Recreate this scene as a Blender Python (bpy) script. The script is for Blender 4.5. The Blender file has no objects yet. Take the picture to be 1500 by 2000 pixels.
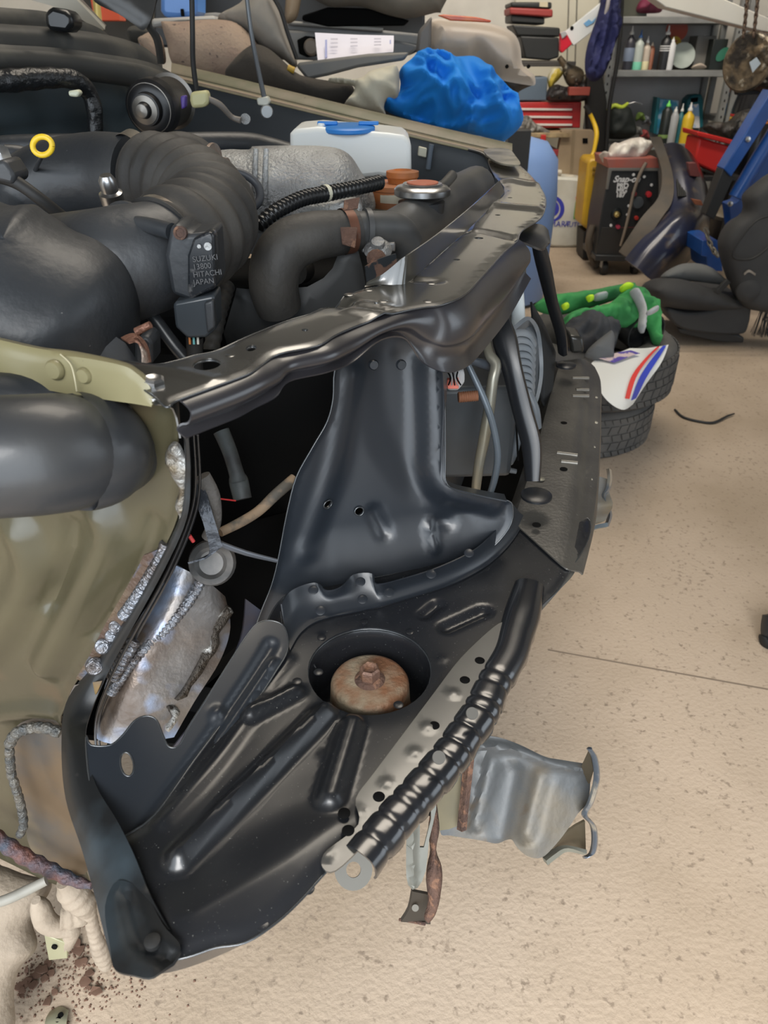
import bpy, bmesh, math, random
import numpy as np
from math import radians, sin, cos, pi
from mathutils import Vector, Matrix, noise
from mathutils.geometry import delaunay_2d_cdt
random.seed(7)
S = bpy.context.scene
COL = S.collection
# ---------------- camera ----------------
H = 1.2; TH = radians(32.0); F = 1444.4
cam_d = bpy.data.cameras.new('camera'); cam = bpy.data.objects.new('camera', cam_d); COL.objects.link(cam)
cam.location = (0, 0, H); cam.rotation_euler = (pi/2 - TH, 0, 0)
cam_d.sensor_fit = 'VERTICAL'; cam_d.sensor_height = 36.0; cam_d.lens = 36.0*F/2000; cam_d.clip_start = .01
cam_d.dof.use_dof = True; cam_d.dof.focus_distance = .85; cam_d.dof.aperture_fstop = 11
S.camera = cam
# ---------------- world, daylight through the open door, exposure ----------------
W = bpy.data.worlds.new('world'); S.world = W; W.use_nodes = True
W.node_tree.nodes['Background'].inputs[0].default_value = (.80, .90, 1, 1)
W.node_tree.nodes['Background'].inputs[1].default_value = 1.0
def area(name, loc, rot, sx, sy, power, col):
    l = bpy.data.lights.new(name, 'AREA'); l.shape = 'RECTANGLE'; l.size = sx; l.size_y = sy; l.energy = power; l.color = col
    o = bpy.data.objects.new(name, l); COL.objects.link(o); o.location = loc; o.rotation_euler = rot; return o
area('doorway_daylight', (-.8, -.95, 1.25), (radians(82), 0, 0), 3.3, 2.1, 46, (.84, .92, 1))
sun_d = bpy.data.lights.new('sky_glare', 'SUN'); sun_d.energy = 3.4; sun_d.angle = radians(34); sun_d.color = (1, .975, .94)
sun = bpy.data.objects.new('sky_glare', sun_d); COL.objects.link(sun); sun.rotation_euler = (radians(49), 0, radians(-4))
area('side_doorway_daylight', (4.4, .2, 1.9), (radians(78), 0, radians(90)), 2.4, 2.2, 14, (.88, .94, 1))
area('overhead_fill', (.3, 2.5, 3.85), (0, 0, 0), 1.8, 1.5, 55, (1, .90, .76))  # overhead fill without a fitting, added for general brightness
area('rear_wall_fill', (.6, 3.9, 3.9), (radians(62), 0, 0), 3.6, .5, 150, (1, .92, .80))  # added wall washer; the lit wall gives the slam panel its sheen
S.view_settings.view_transform = 'Standard'; S.view_settings.look = 'None'
S.view_settings.exposure = 0.35; S.view_settings.gamma = 1.0; S.view_settings.use_curve_mapping = False
# ---------------- where a pixel of the photograph lies in the place ----------------
CAM = Vector((0, 0, H))
def ray(px, py):
    u = (px-750)/F; v = (1000-py)/F
    return Vector((u, cos(TH)+v*sin(TH), -sin(TH)+v*cos(TH)))
def Zp(px, py, z): d = ray(px, py); return CAM + d*((z-H)/d.z)
def Yp(px, py, y): d = ray(px, py); return CAM + d*(y/d.y)
def Pp(px, py, p0, n): d = ray(px, py); return CAM + d*((p0-CAM).dot(n)/d.dot(n))
def mpp(p): return (p-CAM).dot(Vector((0, cos(TH), -sin(TH))))/F
ZS, ZP = H-.2, H-.52               # heights of the slam panel and of the lower pan
ET = Vector((.30, .954, 0)).normalized(); EB = Vector((-.954, .30, 0)).normalized()   # across and along the car
# ---------------- materials ----------------
MATS = {}
def mat(name, c, rough=.5, metal=0, c2=None, sc=6, lo=.4, hi=.65, c3=None, sc3=40, lo3=.62, hi3=.68, bump=0, bsc=60, coat=0, alpha=1, trans=0, emit=0, rvar=0, spec=.5):
    if name in MATS: return MATS[name]
    m = bpy.data.materials.new(name); m.use_nodes = True; N = m.node_tree.nodes; L = m.node_tree.links
    b = N['Principled BSDF']; b.inputs['Roughness'].default_value = rough; b.inputs['Metallic'].default_value = metal
    b.inputs['Specular IOR Level'].default_value = spec
    b.inputs['Coat Weight'].default_value = coat; b.inputs['Coat Roughness'].default_value = .12
    b.inputs['Base Color'].default_value = (*c, 1)
    if alpha < 1: b.inputs['Alpha'].default_value = alpha
    if trans: b.inputs['Transmission Weight'].default_value = trans
    if emit: b.inputs['Emission Color'].default_value = (*c, 1); b.inputs['Emission Strength'].default_value = emit
    tc = N.new('ShaderNodeTexCoord')
    def nz(scale, detail=6):
        n = N.new('ShaderNodeTexNoise'); n.inputs['Scale'].default_value = scale; n.inputs['Detail'].default_value = detail
        L.new(tc.outputs['Object'], n.inputs['Vector']); return n
    def rng(src, a, b2, o0=0, o1=1):
        r = N.new('ShaderNodeMapRange'); r.inputs[1].default_value = a; r.inputs[2].default_value = b2
        r.inputs[3].default_value = o0; r.inputs[4].default_value = o1; L.new(src, r.inputs[0]); return r.outputs[0]
    src = None
    def mix(fac, prev, col):
        x = N.new('ShaderNodeMix'); x.data_type = 'RGBA'; L.new(fac, x.inputs[0])
        if prev is None: x.inputs[6].default_value = (*c, 1)
        else: L.new(prev, x.inputs[6])
        x.inputs[7].default_value = (*col, 1); return x.outputs[2]
    if c2: src = mix(rng(nz(sc).outputs[0], lo, hi), src, c2)
    if c3: src = mix(rng(nz(sc3, 3).outputs[0], lo3, hi3), src, c3)
    if src: L.new(src, b.inputs['Base Color'])
    if rvar: L.new(rng(nz(sc*1.7).outputs[0], .3, .7, rough-rvar, rough+rvar), b.inputs['Roughness'])
    if bump:
        bp = N.new('ShaderNodeBump'); bp.inputs['Strength'].default_value = bump; bp.inputs['Distance'].default_value = .01
        L.new(nz(bsc).outputs[0], bp.inputs['Height']); L.new(bp.outputs[0], b.inputs['Normal'])
    MATS[name] = m; return m
def black_steel(name, dust=True, rough=.3, spec=.9, coat=.3):
    return mat(name, (.010, .011, .013), rough, 0, c2=(.015, .016, .019), sc=5, c3=(.16, .16, .15) if dust else None, sc3=520, lo3=.69, hi3=.76, rvar=.05, spec=spec, coat=coat)
ECOAT = black_steel('black_primer_steel', True, .28, .6, .10); ECLEAN = black_steel('clean_black_steel', False, .3)
SATIN = mat('satin_black_steel', (.012, .015, .020), .38, 0, c2=(.016, .020, .026), sc=4, rvar=.05, spec=.6, coat=.15, c3=(.004, .005, .006), sc3=150, lo3=.73, hi3=.78)
PLAST = mat('black_plastic', (.020, .023, .027), .45, 0, c2=(.045, .047, .050), sc=7, lo=.45, hi=.75, c3=(.25, .24, .23), sc3=170, lo3=.75, hi3=.8, bump=.08, bsc=90)
RUBBER = mat('dusty_rubber', (.022, .021, .02), .65, 0, c2=(.06, .055, .048), sc=9, bump=.1, bsc=150)
RUBD = mat('dark_rubber', (.012, .012, .012), .6)
DARK = mat('dark_interior', (.003, .003, .003), .8, spec=.1)  # near-black: shade put into the colour for voids and holes; also small black bits
OLIVE = mat('olive_paint', (.175, .155, .078), .38, 0, c2=(.225, .20, .11), sc=3, c3=(.10, .08, .05), sc3=120, lo3=.74, hi3=.78, coat=.2)
ALU = mat('cast_aluminium', (.42, .43, .43), .5, .55, c2=(.25, .25, .25), sc=14, bump=.5, bsc=220)
STEEL = mat('bright_steel', (.6, .61, .62), .28, 1, c2=(.4, .4, .4), sc=30)
RUST = mat('rust', (.11, .060, .042), .85, .1, c2=(.06, .035, .028), sc=40, c3=(.20, .105, .065), sc3=90, lo3=.55, hi3=.65, bump=.5, bsc=220)
WHITEPL = mat('milky_plastic', (.70, .72, .70), .35, 0, c2=(.60, .60, .55), sc=5, spec=.6)
# ---------------- object helpers ----------------
def link(name, me, m=None, parent=None, smooth=True):
    o = bpy.data.objects.new(name, me); COL.objects.link(o)
    if m: me.materials.append(m)
    if smooth: me.shade_smooth()
    if parent: setpar(o, parent)
    return o
def setpar(o, p):
    o.parent = p
    if p.type == 'EMPTY': o.matrix_parent_inverse = Matrix.Translation(-p.location)
def tag(o, label, cat, group=None, kind=None):
    o['label'] = label; o['category'] = cat
    if group: o['group'] = group
    if kind: o['kind'] = kind
    return o
def thing(name, label, cat, loc, group=None):
    o = bpy.data.objects.new(name, None); COL.objects.link(o); o.location = loc; o.empty_display_size = .05
    return tag(o, label, cat, group)
def struct(o): o['kind'] = 'structure'; return o
def bev(o, w, seg=2, ang=35):
    m = o.modifiers.new('b', 'BEVEL'); m.width = w; m.segments = seg; m.limit_method = 'ANGLE'; m.angle_limit = radians(ang); return o
def solid(o, t, off=-1):
    m = o.modifiers.new('s', 'SOLIDIFY'); m.thickness = t; m.offset = off
    e = o.modifiers.new('e', 'EDGE_SPLIT'); e.split_angle = radians(48); return o
def sub(o, n=1):
    m = o.modifiers.new('u', 'SUBSURF'); m.levels = n; m.render_levels = n; return o
def autosm(o, a=35):
    me = o.data; me.shade_smooth()
    try: me.set_sharp_from_angle(angle=radians(a))
    except Exception: pass
    return o
def cr(P, n=6, closed=False):
    """Catmull-Rom through points (tuples or Vectors of any size)"""
    P = [np.array(p, float) for p in P]; out = []; k = len(P)
    if k < 3 or n < 2: return P
    for i in range(k if closed else k-1):
        if closed: a, b, c, d = P[(i-1) % k], P[i], P[(i+1) % k], P[(i+2) % k]
        else: a, b, c, d = P[max(i-1, 0)], P[i], P[i+1], P[min(i+2, k-1)]
        for j in range(n):
            t = j/n; out.append(.5*((2*b)+(c-a)*t+(2*a-5*b+4*c-d)*t*t+(3*b-a-3*c+d)*t**3))
    if not closed: out.append(P[-1])
    return out
def mesh(name, V, Fc): me = bpy.data.meshes.new(name); me.from_pydata([tuple(v) for v in V], [], Fc); me.update(); return me
def loft(name, rows, m, parent=None, n=(1, 1), thick=0, close=False, caps=False, off=-1):
    """surface through rows of 3D points; n = smoothing along a row, across rows"""
    if n[0] > 1: rows = [cr(r, n[0], close) for r in rows]
    if n[1] > 1:
        cols = [cr([r[i] for r in rows], n[1]) for i in range(len(rows[0]))]; rows = [[c[j] for c in cols] for j in range(len(cols[0]))]
    w = len(rows[0]); V = [p for r in rows for p in r]; Fc = []
    for j in range(len(rows)-1):
        for i in range(w if close else w-1):
            a = j*w+i; b = j*w+(i+1) % w; Fc.append((a, b, b+w, a+w))
    if caps: Fc.append(tuple(range(w))[::-1]); Fc.append(tuple(range((len(rows)-1)*w, len(rows)*w)))
    o = link(name, mesh(name, V, Fc), m, parent)
    if caps or thick: autosm(o, 50)
    if thick: solid(o, thick, off)
    return o
def tube(name, path, m, parent=None, sm=6, seg=20, rib=None, caps=True, px=True, squash=1):
    """path: (px,py,y,r_px) through real depths, or (x,y,z,r) when px=False; rib = (pitch, amount)"""
    P = []
    for p in path:
        if px: q = Yp(p[0], p[1], p[2]); P.append((*q, p[3]*mpp(q)))
        else: P.append(p)
    P = cr(P, sm)
    if rib:
        out = []; s = 0; last = P[0]
        for i in range(len(P)-1):
            a, b = P[i], P[i+1]; L = np.linalg.norm(b[:3]-a[:3]); k = max(1, int(L/(rib[0]/8)))
            for j in range(k):
                t = j/k; q = a+(b-a)*t; q = q.copy(); q[3] *= 1+rib[1]*cos(2*pi*(s+L*t)/rib[0]); out.append(q)
            s += L
        P = out+[P[-1]]
    rows = []; up = None
    for i, p in enumerate(P):
        a = Vector(P[max(i-1, 0)][:3]); b = Vector(P[min(i+1, len(P)-1)][:3]); t = (b-a).normalized()
        if up is None: up = t.orthogonal().normalized()
        up = (up - t*up.dot(t)).normalized(); sd = t.cross(up); c = Vector(p[:3])
        rows.append([c+(up*cos(2*pi*k/seg)+sd*sin(2*pi*k/seg)*squash)*p[3] for k in range(seg)])
    return loft(name, rows, m, parent, close=True, caps=caps)
def lathe(name, p0, ax, prof, m, parent=None, seg=32, caps=True, sq=1):
    ax = Vector(ax).normalized(); u = ax.orthogonal().normalized(); v = ax.cross(u); p0 = Vector(p0)
    rows = [[p0+ax*h+(u*cos(2*pi*k/seg)+v*sin(2*pi*k/seg)*sq)*max(r, 1e-4) for k in range(seg)] for r, h in prof]
    o = loft(name, rows, m, parent, close=True, caps=caps); return autosm(o, 40)
def prism(name, pts, vec, m, parent=None, b=0, sm=False):
    k = len(pts); vec = Vector(vec); V = [Vector(p) for p in pts]; V += [p+vec for p in V]
    o = link(name, mesh(name, V, [tuple(range(k)), tuple(range(2*k-1, k-1, -1))]+[(i, i+k, (i+1) % k+k, (i+1) % k) for i in range(k)]), m, parent, False)
    bm = bmesh.new(); bm.from_mesh(o.data); bmesh.ops.recalc_face_normals(bm, faces=bm.faces); bm.to_mesh(o.data); bm.free()
    if b: bev(o, b)
    autosm(o, 45); return o
def box(name, c, s, m, parent=None, rz=0, b=.004, rx=0, ry=0):
    R = Matrix.Rotation(rz, 3, 'Z') @ Matrix.Rotation(ry, 3, 'Y') @ Matrix.Rotation(rx, 3, 'X'); c = Vector(c)
    q = [c+R@Vector((s[0]*i/2, s[1]*j/2, -s[2]/2)) for i, j in ((-1, -1), (1, -1), (1, 1), (-1, 1))]
    return prism(name, q, R@Vector((0, 0, s[2])), m, parent, b)
def ypr(name, px, y, d, m, parent=None, b=.004, sm=0):
    """outline seen at distance y, running d metres back"""
    pts = cr(px, sm, True) if sm else px
    return prism(name, [Yp(p[0], p[1], y) for p in pts], (0, d, 0), m, parent, b)
def frame(n):
    n = Vector(n).normalized()
    eu = Vector((0, 0, 1)).cross(n)
    if eu.length < .01: eu = Vector((1, 0, 0))
    eu.normalize(); return eu, n.cross(eu), n
RIM = mat('rim_highlight_steel', (.05, .055, .06), .25, .5, spec=1, coat=.6)  # paler glossy steel, carries the edge highlight of the pressings in its colour
def pip(A, B, poly):
    x = np.asarray(A); y = np.asarray(B); ins = np.zeros(x.shape, bool); k = len(poly)
    for i in range(k):
        x1, y1 = poly[i]; x2, y2 = poly[(i+1) % k]
        c = ((y1 > y) != (y2 > y)) & (x < (x2-x1)*(y-y1)/((y2-y1) or 1e-12)+x1); ins ^= c
    return ins
def segd(A, B, p, q):
    dx, dy = q[0]-p[0], q[1]-p[1]; L = dx*dx+dy*dy+1e-12
    t = np.clip(((A-p[0])*dx+(B-p[1])*dy)/L, 0, 1); return np.hypot(A-p[0]-t*dx, B-p[1]-t*dy), t
def plined(A, B, poly, closed=True):
    d = np.full(np.shape(A), 9.)
    for i in range(len(poly)-(0 if closed else 1)): d = np.minimum(d, segd(A, B, poly[i], poly[(i+1) % len(poly)])[0])
    return d
def sst(x): x = np.clip(x, 0, 1); return x*x*(3-2*x)
class Plane:
    def __init__(s, p0, n): s.p0 = Vector(p0); s.u, s.v, s.n = frame(n)
    def w(s, px, py): return Pp(px, py, s.p0, s.n)
    def c(s, px, py): d = s.w(px, py)-s.p0; return (d.dot(s.u), d.dot(s.v))
    def pt(s, a, b, h=0): return s.p0+s.u*a+s.v*b+s.n*h
def rib(pl, p, q, w, h, flat=0):
    p, q = pl.c(*p), pl.c(*q)
    return lambda A, B: h*sst((1-segd(A, B, p, q)[0]/w)/(1-flat))
def dip(pl, p, r, h, flat=0):
    p = pl.c(*p); return lambda A, B: h*sst((1-np.hypot(A-p[0], B-p[1])/r)/(1-flat))
def fold(pl, pts, w, h, sm=4):
    q = [tuple(x) for x in cr([pl.c(*p) for p in pts], sm)]
    return lambda A, B: h*sst(1-plined(A, B, q, False)/w)
def region(pl, pts, w, h, sm=4):
    q = [tuple(x) for x in cr([pl.c(*p) for p in pts], sm, True)]
    return lambda A, B: h*sst(.5+np.where(pip(A, B, q), 1, -1)*plined(A, B, q)/w/2)
def edge_fn(w, h):
    f = lambda A, B, D: h*sst(1-D/w); f.edge = True; return f
def cdt(poly, holes, res):
    lo = np.min(poly, 0); hi = np.max(poly, 0)
    gx, gy = np.meshgrid(np.arange(lo[0], hi[0], res), np.arange(lo[1], hi[1], res*.87))
    gx[::2] += res/2; gx = gx.ravel(); gy = gy.ravel()
    ins = pip(gx, gy, poly) & (plined(gx, gy, poly) > res*1.5)
    for h in holes: ins &= ~pip(gx, gy, h) & (plined(gx, gy, h) > res*.45)
    gx = gx[ins]; gy = gy[ins]; P = np.array(poly); sg = 1 if np.sum(P[:, 0]*np.roll(P[:, 1], -1)-np.roll(P[:, 0], -1)*P[:, 1]) > 0 else -1
    Q = []
    for i in range(len(P)):                      # inset rings keep the rims smooth
        a, b = P[i-1], P[(i+1) % len(P)]; t = b-a; l = np.hypot(*t)
        if l < 1e-7: continue
        nn = np.array([-t[1], t[0]])/l*sg
        for k in (.35, .8, 1.25): Q.append(P[i]+nn*k*res)
    Q = np.array(Q); kq = pip(Q[:, 0], Q[:, 1], poly); dq_ = plined(Q[:, 0], Q[:, 1], poly); kq &= dq_ > res*.3
    for h in holes: kq &= ~pip(Q[:, 0], Q[:, 1], h) & (plined(Q[:, 0], Q[:, 1], h) > res*.45)
    gx = np.concatenate([gx, Q[kq, 0]]); gy = np.concatenate([gy, Q[kq, 1]]); ins = np.ones(len(gx), bool)
    V = [Vector(p) for p in poly]; E = [(i, (i+1) % len(poly)) for i in range(len(poly))]
    for h in holes:
        s = len(V); V += [Vector(p) for p in h]; E += [(s+i, s+(i+1) % len(h)) for i in range(len(h))]
    V += [Vector(p) for p in zip(gx[ins], gy[ins])]
    vo, eo, fo, *_ = delaunay_2d_cdt(V, E, [], 0, 1e-7)
    vo = np.array([tuple(v) for v in vo]); fo = np.array(fo); c = vo[fo].mean(1)
    k = pip(c[:, 0], c[:, 1], poly)
    for h in holes: k &= ~pip(c[:, 0], c[:, 1], h)
    fo = fo[k]
    a, b, d = vo[fo[:, 0]], vo[fo[:, 1]], vo[fo[:, 2]]
    fl = ((b-a)[:, 0]*(d-a)[:, 1]-(b-a)[:, 1]*(d-a)[:, 0]) < 0; fo[fl] = fo[fl][:, ::-1]
    return vo, fo
def circ(pl, p, r, n=28, ry=None, rot=0):
    a, b = pl.c(*p); ry = ry or r
    return [(a+r*cos(t)*cos(rot)-ry*sin(t)*sin(rot), b+r*cos(t)*sin(rot)+ry*sin(t)*cos(rot)) for t in [2*pi*k/n for k in range(n)]]
def sheet(name, pl, pts, m, parent=None, holes=(), hs=(), res=.006, thick=.0012, sm=4, hpx=True, edge=0):
    """pressed sheet: outline on a plane, cut holes, embossed by height functions"""
    poly = [tuple(x) for x in cr([pl.c(*p) for p in pts], sm, True)]
    hl = [h if isinstance(h[0], tuple) and not hpx else h for h in holes]
    vo, fo = cdt(poly, hl, res); A, B = vo[:, 0], vo[:, 1]; Z = np.zeros(len(A)); D = None
    for f in hs:
        if getattr(f, 'edge', False):
            if D is None: D = plined(A, B, poly)
            Z = Z+f(A, B, D)
        else: Z = Z+f(A, B)
    V = [pl.pt(a, b, z) for a, b, z in zip(A, B, Z)]
    o = link(name, mesh(name, V, [tuple(int(i) for i in f) for f in fo]), m, parent)
    if thick: solid(o, thick)
    if edge:                                     # bead along the rim, added for its bright edge highlight
        VV = []; FF = []
        for ring in [poly]+[list(h) for h in hl]:
            q = np.array(ring); a_, b_ = q[:, 0], q[:, 1]; z_ = np.zeros(len(q))
            for f in hs: z_ = z_+(f(a_, b_, np.zeros(len(q))) if getattr(f, 'edge', False) else f(a_, b_))
            C_ = [pl.pt(a, b, z) for a, b, z in zip(a_, b_, z_)]; k = len(C_); s0 = len(VV)
            for i in range(k):
                t = (C_[(i+1) % k]-C_[i-1]).normalized(); s_ = t.cross(pl.n).normalized()
                for j in range(8): VV.append(C_[i]-pl.n*thick*.3+(s_*cos(j*pi/4)+pl.n*sin(j*pi/4))*edge)
            for i in range(k):
                for j in range(8): FF.append((s0+i*8+j, s0+i*8+(j+1) % 8, s0+((i+1) % k)*8+(j+1) % 8, s0+((i+1) % k)*8+j))
        link('rim', mesh('rim', VV, FF), RIM, o)
    return o
def blob(name, pl, pts, T, m, parent=None, res=.02, wr=0, wsc=8, w=None, sm=4, back=.6, stretch=(1, 1), fl=1, seed=0, ridge=True):
    """closed puffed body from an outline on a plane, T metres thick, with folds of depth wr"""
    poly = [tuple(x) for x in cr([pl.c(*p) for p in pts], sm, True)]
    vo, fo = cdt(poly, [], res); A, B = vo[:, 0], vo[:, 1]; D = plined(A, B, poly); w = w or D.max()
    e = np.clip(D/w, 0, 1); P = np.sqrt(np.clip(1-(1-e)**2, 0, 1)); Z = T*P
    if wr:
        for i in range(len(A)):
            v = Vector((A[i]*wsc*stretch[0]+seed, B[i]*wsc*stretch[1], seed)); q = noise.noise_vector(v*.6)
            n1 = noise.noise(v+q*.9); n2 = noise.noise(v*2.3+q*1.3)
            r = (1-abs(n1)*3.2)+.45*(1-abs(n2)*3.2) if ridge else n1
            Z[i] += wr*(r+.2*n2)*min(1, D[i]/(res*1.5))
    n = len(vo); bd = D < 1e-6; V = [pl.pt(a, b, z) for a, b, z in zip(A, B, Z)]; idx = {}
    for i in range(n):
        if bd[i]: idx[i] = i
        else: idx[i] = len(V); V.append(pl.pt(A[i], B[i], -T*back*P[i]))
    Fc = [tuple(int(i) for i in f) for f in fo]+[tuple(idx[int(i)] for i in f[::-1]) for f in fo]
    return link(name, mesh(name, V, Fc), m, parent)
def disc(name, pl, p, r, h, m, parent=None, seg=20, bulge=True):
    c = pl.w(*p); return lathe(name, c-pl.n*.0005, pl.n, [(r, 0), (r, h*.5), (r*.8, h), (0, h)] if bulge else [(r, 0), (r, h), (0, h)], m, parent, seg)
def text(name, body, origin, u, n, size, m, parent=None, depth=.0004, shear=0, bold=0):
    c = bpy.data.curves.new(name, 'FONT'); c.body = body; c.size = size; c.extrude = depth; c.shear = shear; c.offset = bold
    o = bpy.data.objects.new(name, c); u = Vector(u).normalized(); n = Vector(n).normalized(); v = n.cross(u)
    M = Matrix((u, v, n)).transposed().to_4x4(); M.translation = Vector(origin)
    COL.objects.link(o); dg = bpy.context.evaluated_depsgraph_get(); me = bpy.data.meshes.new_from_object(o.evaluated_get(dg))
    me.transform(M); bpy.data.objects.remove(o); return link(name, me, m, parent, False)
# ================= the workshop =================
FLOOR = mat('workshop_concrete', (.47, .375, .285), .8, 0, c2=(.37, .29, .21), sc=2.2, c3=(.27, .21, .155), sc3=85, lo3=.60, hi3=.72, bump=.22, bsc=110, rvar=.1, spec=.3)
WALLM = mat('painted_block_wall', (.62, .60, .55), .8, 0, c2=(.52, .50, .46), sc=3, bump=.1, bsc=30)
CEILM = mat('roof_sheet', (.10, .10, .10), .8)
struct(box('floor', (1, 2.2, -.05), (9, 10.4, .1), FLOOR, b=0))
struct(box('wall_back', (1, 7.15, 2), (9, .2, 4), WALLM, b=0))
struct(box('trim_2', (1, 7.0, 3.25), (9, .1, 1.5), mat('dark_reflected_band', (.09, .09, .085), .8), b=0))  # unseen dark band, added to darken what the slam panel reflects
struct(prism('trim_3', [tuple(Zp(1070, 1268, .0)), tuple(Zp(1500, 1345, .0)), tuple(Zp(1500, 1348, .0)), tuple(Zp(1070, 1270.5, .0))], (0, 0, .0004), mat('slab_crack', (.20, .155, .115), .9)))
struct(box('wall_left', (-3.5, 2.2, 2), (.2, 10.2, 4), WALLM, b=0))
struct(box('wall_right', (5.4, 4.4, 2), (.2, 5.6, 4), WALLM, b=0))
struct(box('ceiling', (1, 3.0, 4.05), (9, 8.4, .1), CEILM, b=0))
struct(box('wall_front', (3.2, -1.1, 2), (4.5, .2, 4), WALLM, b=0)); struct(box('trim_1', (-.9, -1.1, 3.2), (5.0, .2, 1.7), WALLM, b=0))  # unseen wall and header, placed to bound the daylight on the floor
# crack in the slab
# ================= the car =================
CAR = thing('car', 'car with a new black front panel being welded to olive inner wings, engine bay open', 'car', (-.6, 1.3, 0))
def v(px, py, y): return Yp(px, py, y)
PAN = Plane((0, .5, ZP), (0, 0, 1))
# ---- lower pan with body mount recess ----
hole = circ(PAN, (722, 1303), .0615, 40)
pan_out = [(232, 1640), (300, 1590), (380, 1480), (450, 1385), (500, 1290), (520, 1215), (552, 1165), (600, 1150), (700, 1130), (790, 1112), (900, 1070), (960, 1030), (1008, 985), (1020, 960), (1060, 975), (1110, 1010), (1150, 1010), (1150, 1050), (1115, 1110), (1090, 1150), (1050, 1190), (1000, 1260), (940, 1360), (870, 1460), (790, 1560), (700, 1640), (640, 1700), (590, 1755), (540, 1800), (480, 1838), (420, 1850), (365, 1868), (330, 1866), (308, 1810), (275, 1745), (243, 1690)]
hs = [rib(PAN, (352, 1678), (636, 1392), .0155, .013), rib(PAN, (490, 1398), (578, 1352), .012, .009), rib(PAN, (688, 1418), (645, 1560), .015, .0105, .25), rib(PAN, (872, 1225), (945, 1192), .012, -.006), rib(PAN, (830, 1200), (855, 1180), .011, -.005),
      dip(PAN, (722, 1303), .083, -.008, .0), region(PAN, [(350, 1780), (560, 1640), (670, 1610), (600, 1720), (420, 1815), (360, 1830)], .03, .008),
      fold(PAN, [(320, 1600), (420, 1490), (500, 1380), (560, 1290)], .012, .003),
      edge_fn(.012, -.002), dip(PAN, (863, 1287), .006, .0015), dip(PAN, (633, 1475), .006, .002)]
pan = sheet('lower_pan', PAN, pan_out, ECOAT, CAR, [hole], hs, .0048, .0015, edge=.0011)
# deep cup below the hole
cc = PAN.w(722, 1303)
lathe('mount_recess', cc+Vector((0, 0, -.006)), (0, 0, -1), [(.0618, 0), (.059, .006), (.058, .055), (.02, .056)], ECOAT, pan, 40, False)
cup = lathe('body_mount_cup', cc+Vector((0, 0, -.052)), (0, 0, 1), [(.043, -.004), (.0415, 0), (.0395, .030), (.037, .034), (.033, .0355), (.012, .0355)], mat('rusty_zinc', (.33, .27, .19), .6, .35, c2=(.24, .115, .06), sc=28, lo=.42, hi=.6, bump=.25, bsc=200), CAR, 40)
lathe('bolt_flange', cc+Vector((0, 0, -.0165)), (0, 0, 1), [(.0155, 0), (.0145, .002), (.011, .004), (.002, .0042)], RUST, cup, 28)
lathe('hex_head', cc+Vector((0, 0, -.013)), (0, 0, 1), [(.0105, 0), (.0105, .0105), (.0085, .0125), (.006, .0110), (.0055, .0085)], mat('rusty_bolt', (.17, .10, .075), .6, .4, c2=(.24, .13, .08), sc=60, bump=.3, bsc=300), cup, 6)
# spot welds on the pan
for p in [(712, 1213), (622, 1312), (628, 1244), (778, 1376), (800, 1233), (580, 1330), (640, 1378), (560, 1752), (512, 1805), (602, 1735)]:
    disc('spot_weld', PAN, p, .0048, .0007, ECOAT, pan, 16)
# flange tab strip between pan and upright (folded lap along the joint)
TAB = SATIN
rows_t = [[Zp(*p, ZP+.030) for p in [(548, 1180), (562, 1158), (590, 1143), (620, 1138), (636, 1152), (656, 1150), (672, 1140), (690, 1122), (728, 1120), (736, 1140), (790, 1128), (860, 1105), (930, 1070), (975, 1025), (1000, 985)]],
          [Zp(*p, ZP+.014) for p in [(553, 1212), (572, 1190), (600, 1176), (630, 1170), (645, 1168), (662, 1164), (680, 1160), (705, 1155), (732, 1153), (745, 1156), (800, 1140), (868, 1118), (938, 1084), (985, 1040), (1012, 1000)]],
          [Zp(*p, ZP+.004) for p in [(560, 1250), (578, 1225), (606, 1205), (640, 1196), (660, 1192), (680, 1188), (700, 1184), (718, 1181), (736, 1177), (755, 1172), (812, 1155), (885, 1130), (950, 1094), (996, 1050), (1022, 1008)]],
          [Zp(*p, ZP+.0015) for p in [(566, 1272), (585, 1240), (612, 1218), (645, 1206), (664, 1202), (684, 1198), (703, 1194), (720, 1190), (740, 1186), (760, 1180), (820, 1162), (892, 1138), (956, 1102), (1000, 1058), (1028, 1012)]]]
lap = loft('joint_flange', rows_t, TAB, CAR, (4, 4), .0015)
plT = Plane((0, .6, ZP+.02), (0, -.45, 1))
for p in [(612, 1152), (704, 1136), (626, 1192), (708, 1170), (760, 1157), (842, 1121), (916, 1080)]:
    disc('spot_weld', plT, p, .0055, .0009, TAB, lap, 16)
# overlap leaf with bead around left of the cup
tube('leaf_edge', [(548, 1195, .615, 1.5), (551, 1225, .595, 1.6), (547, 1262, .575, 1.6), (562, 1280, .567, 1.6), (600, 1285, .565, 1.6), (617, 1305, .553, 1.6)], SATIN, lap, 6, 8)
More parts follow.
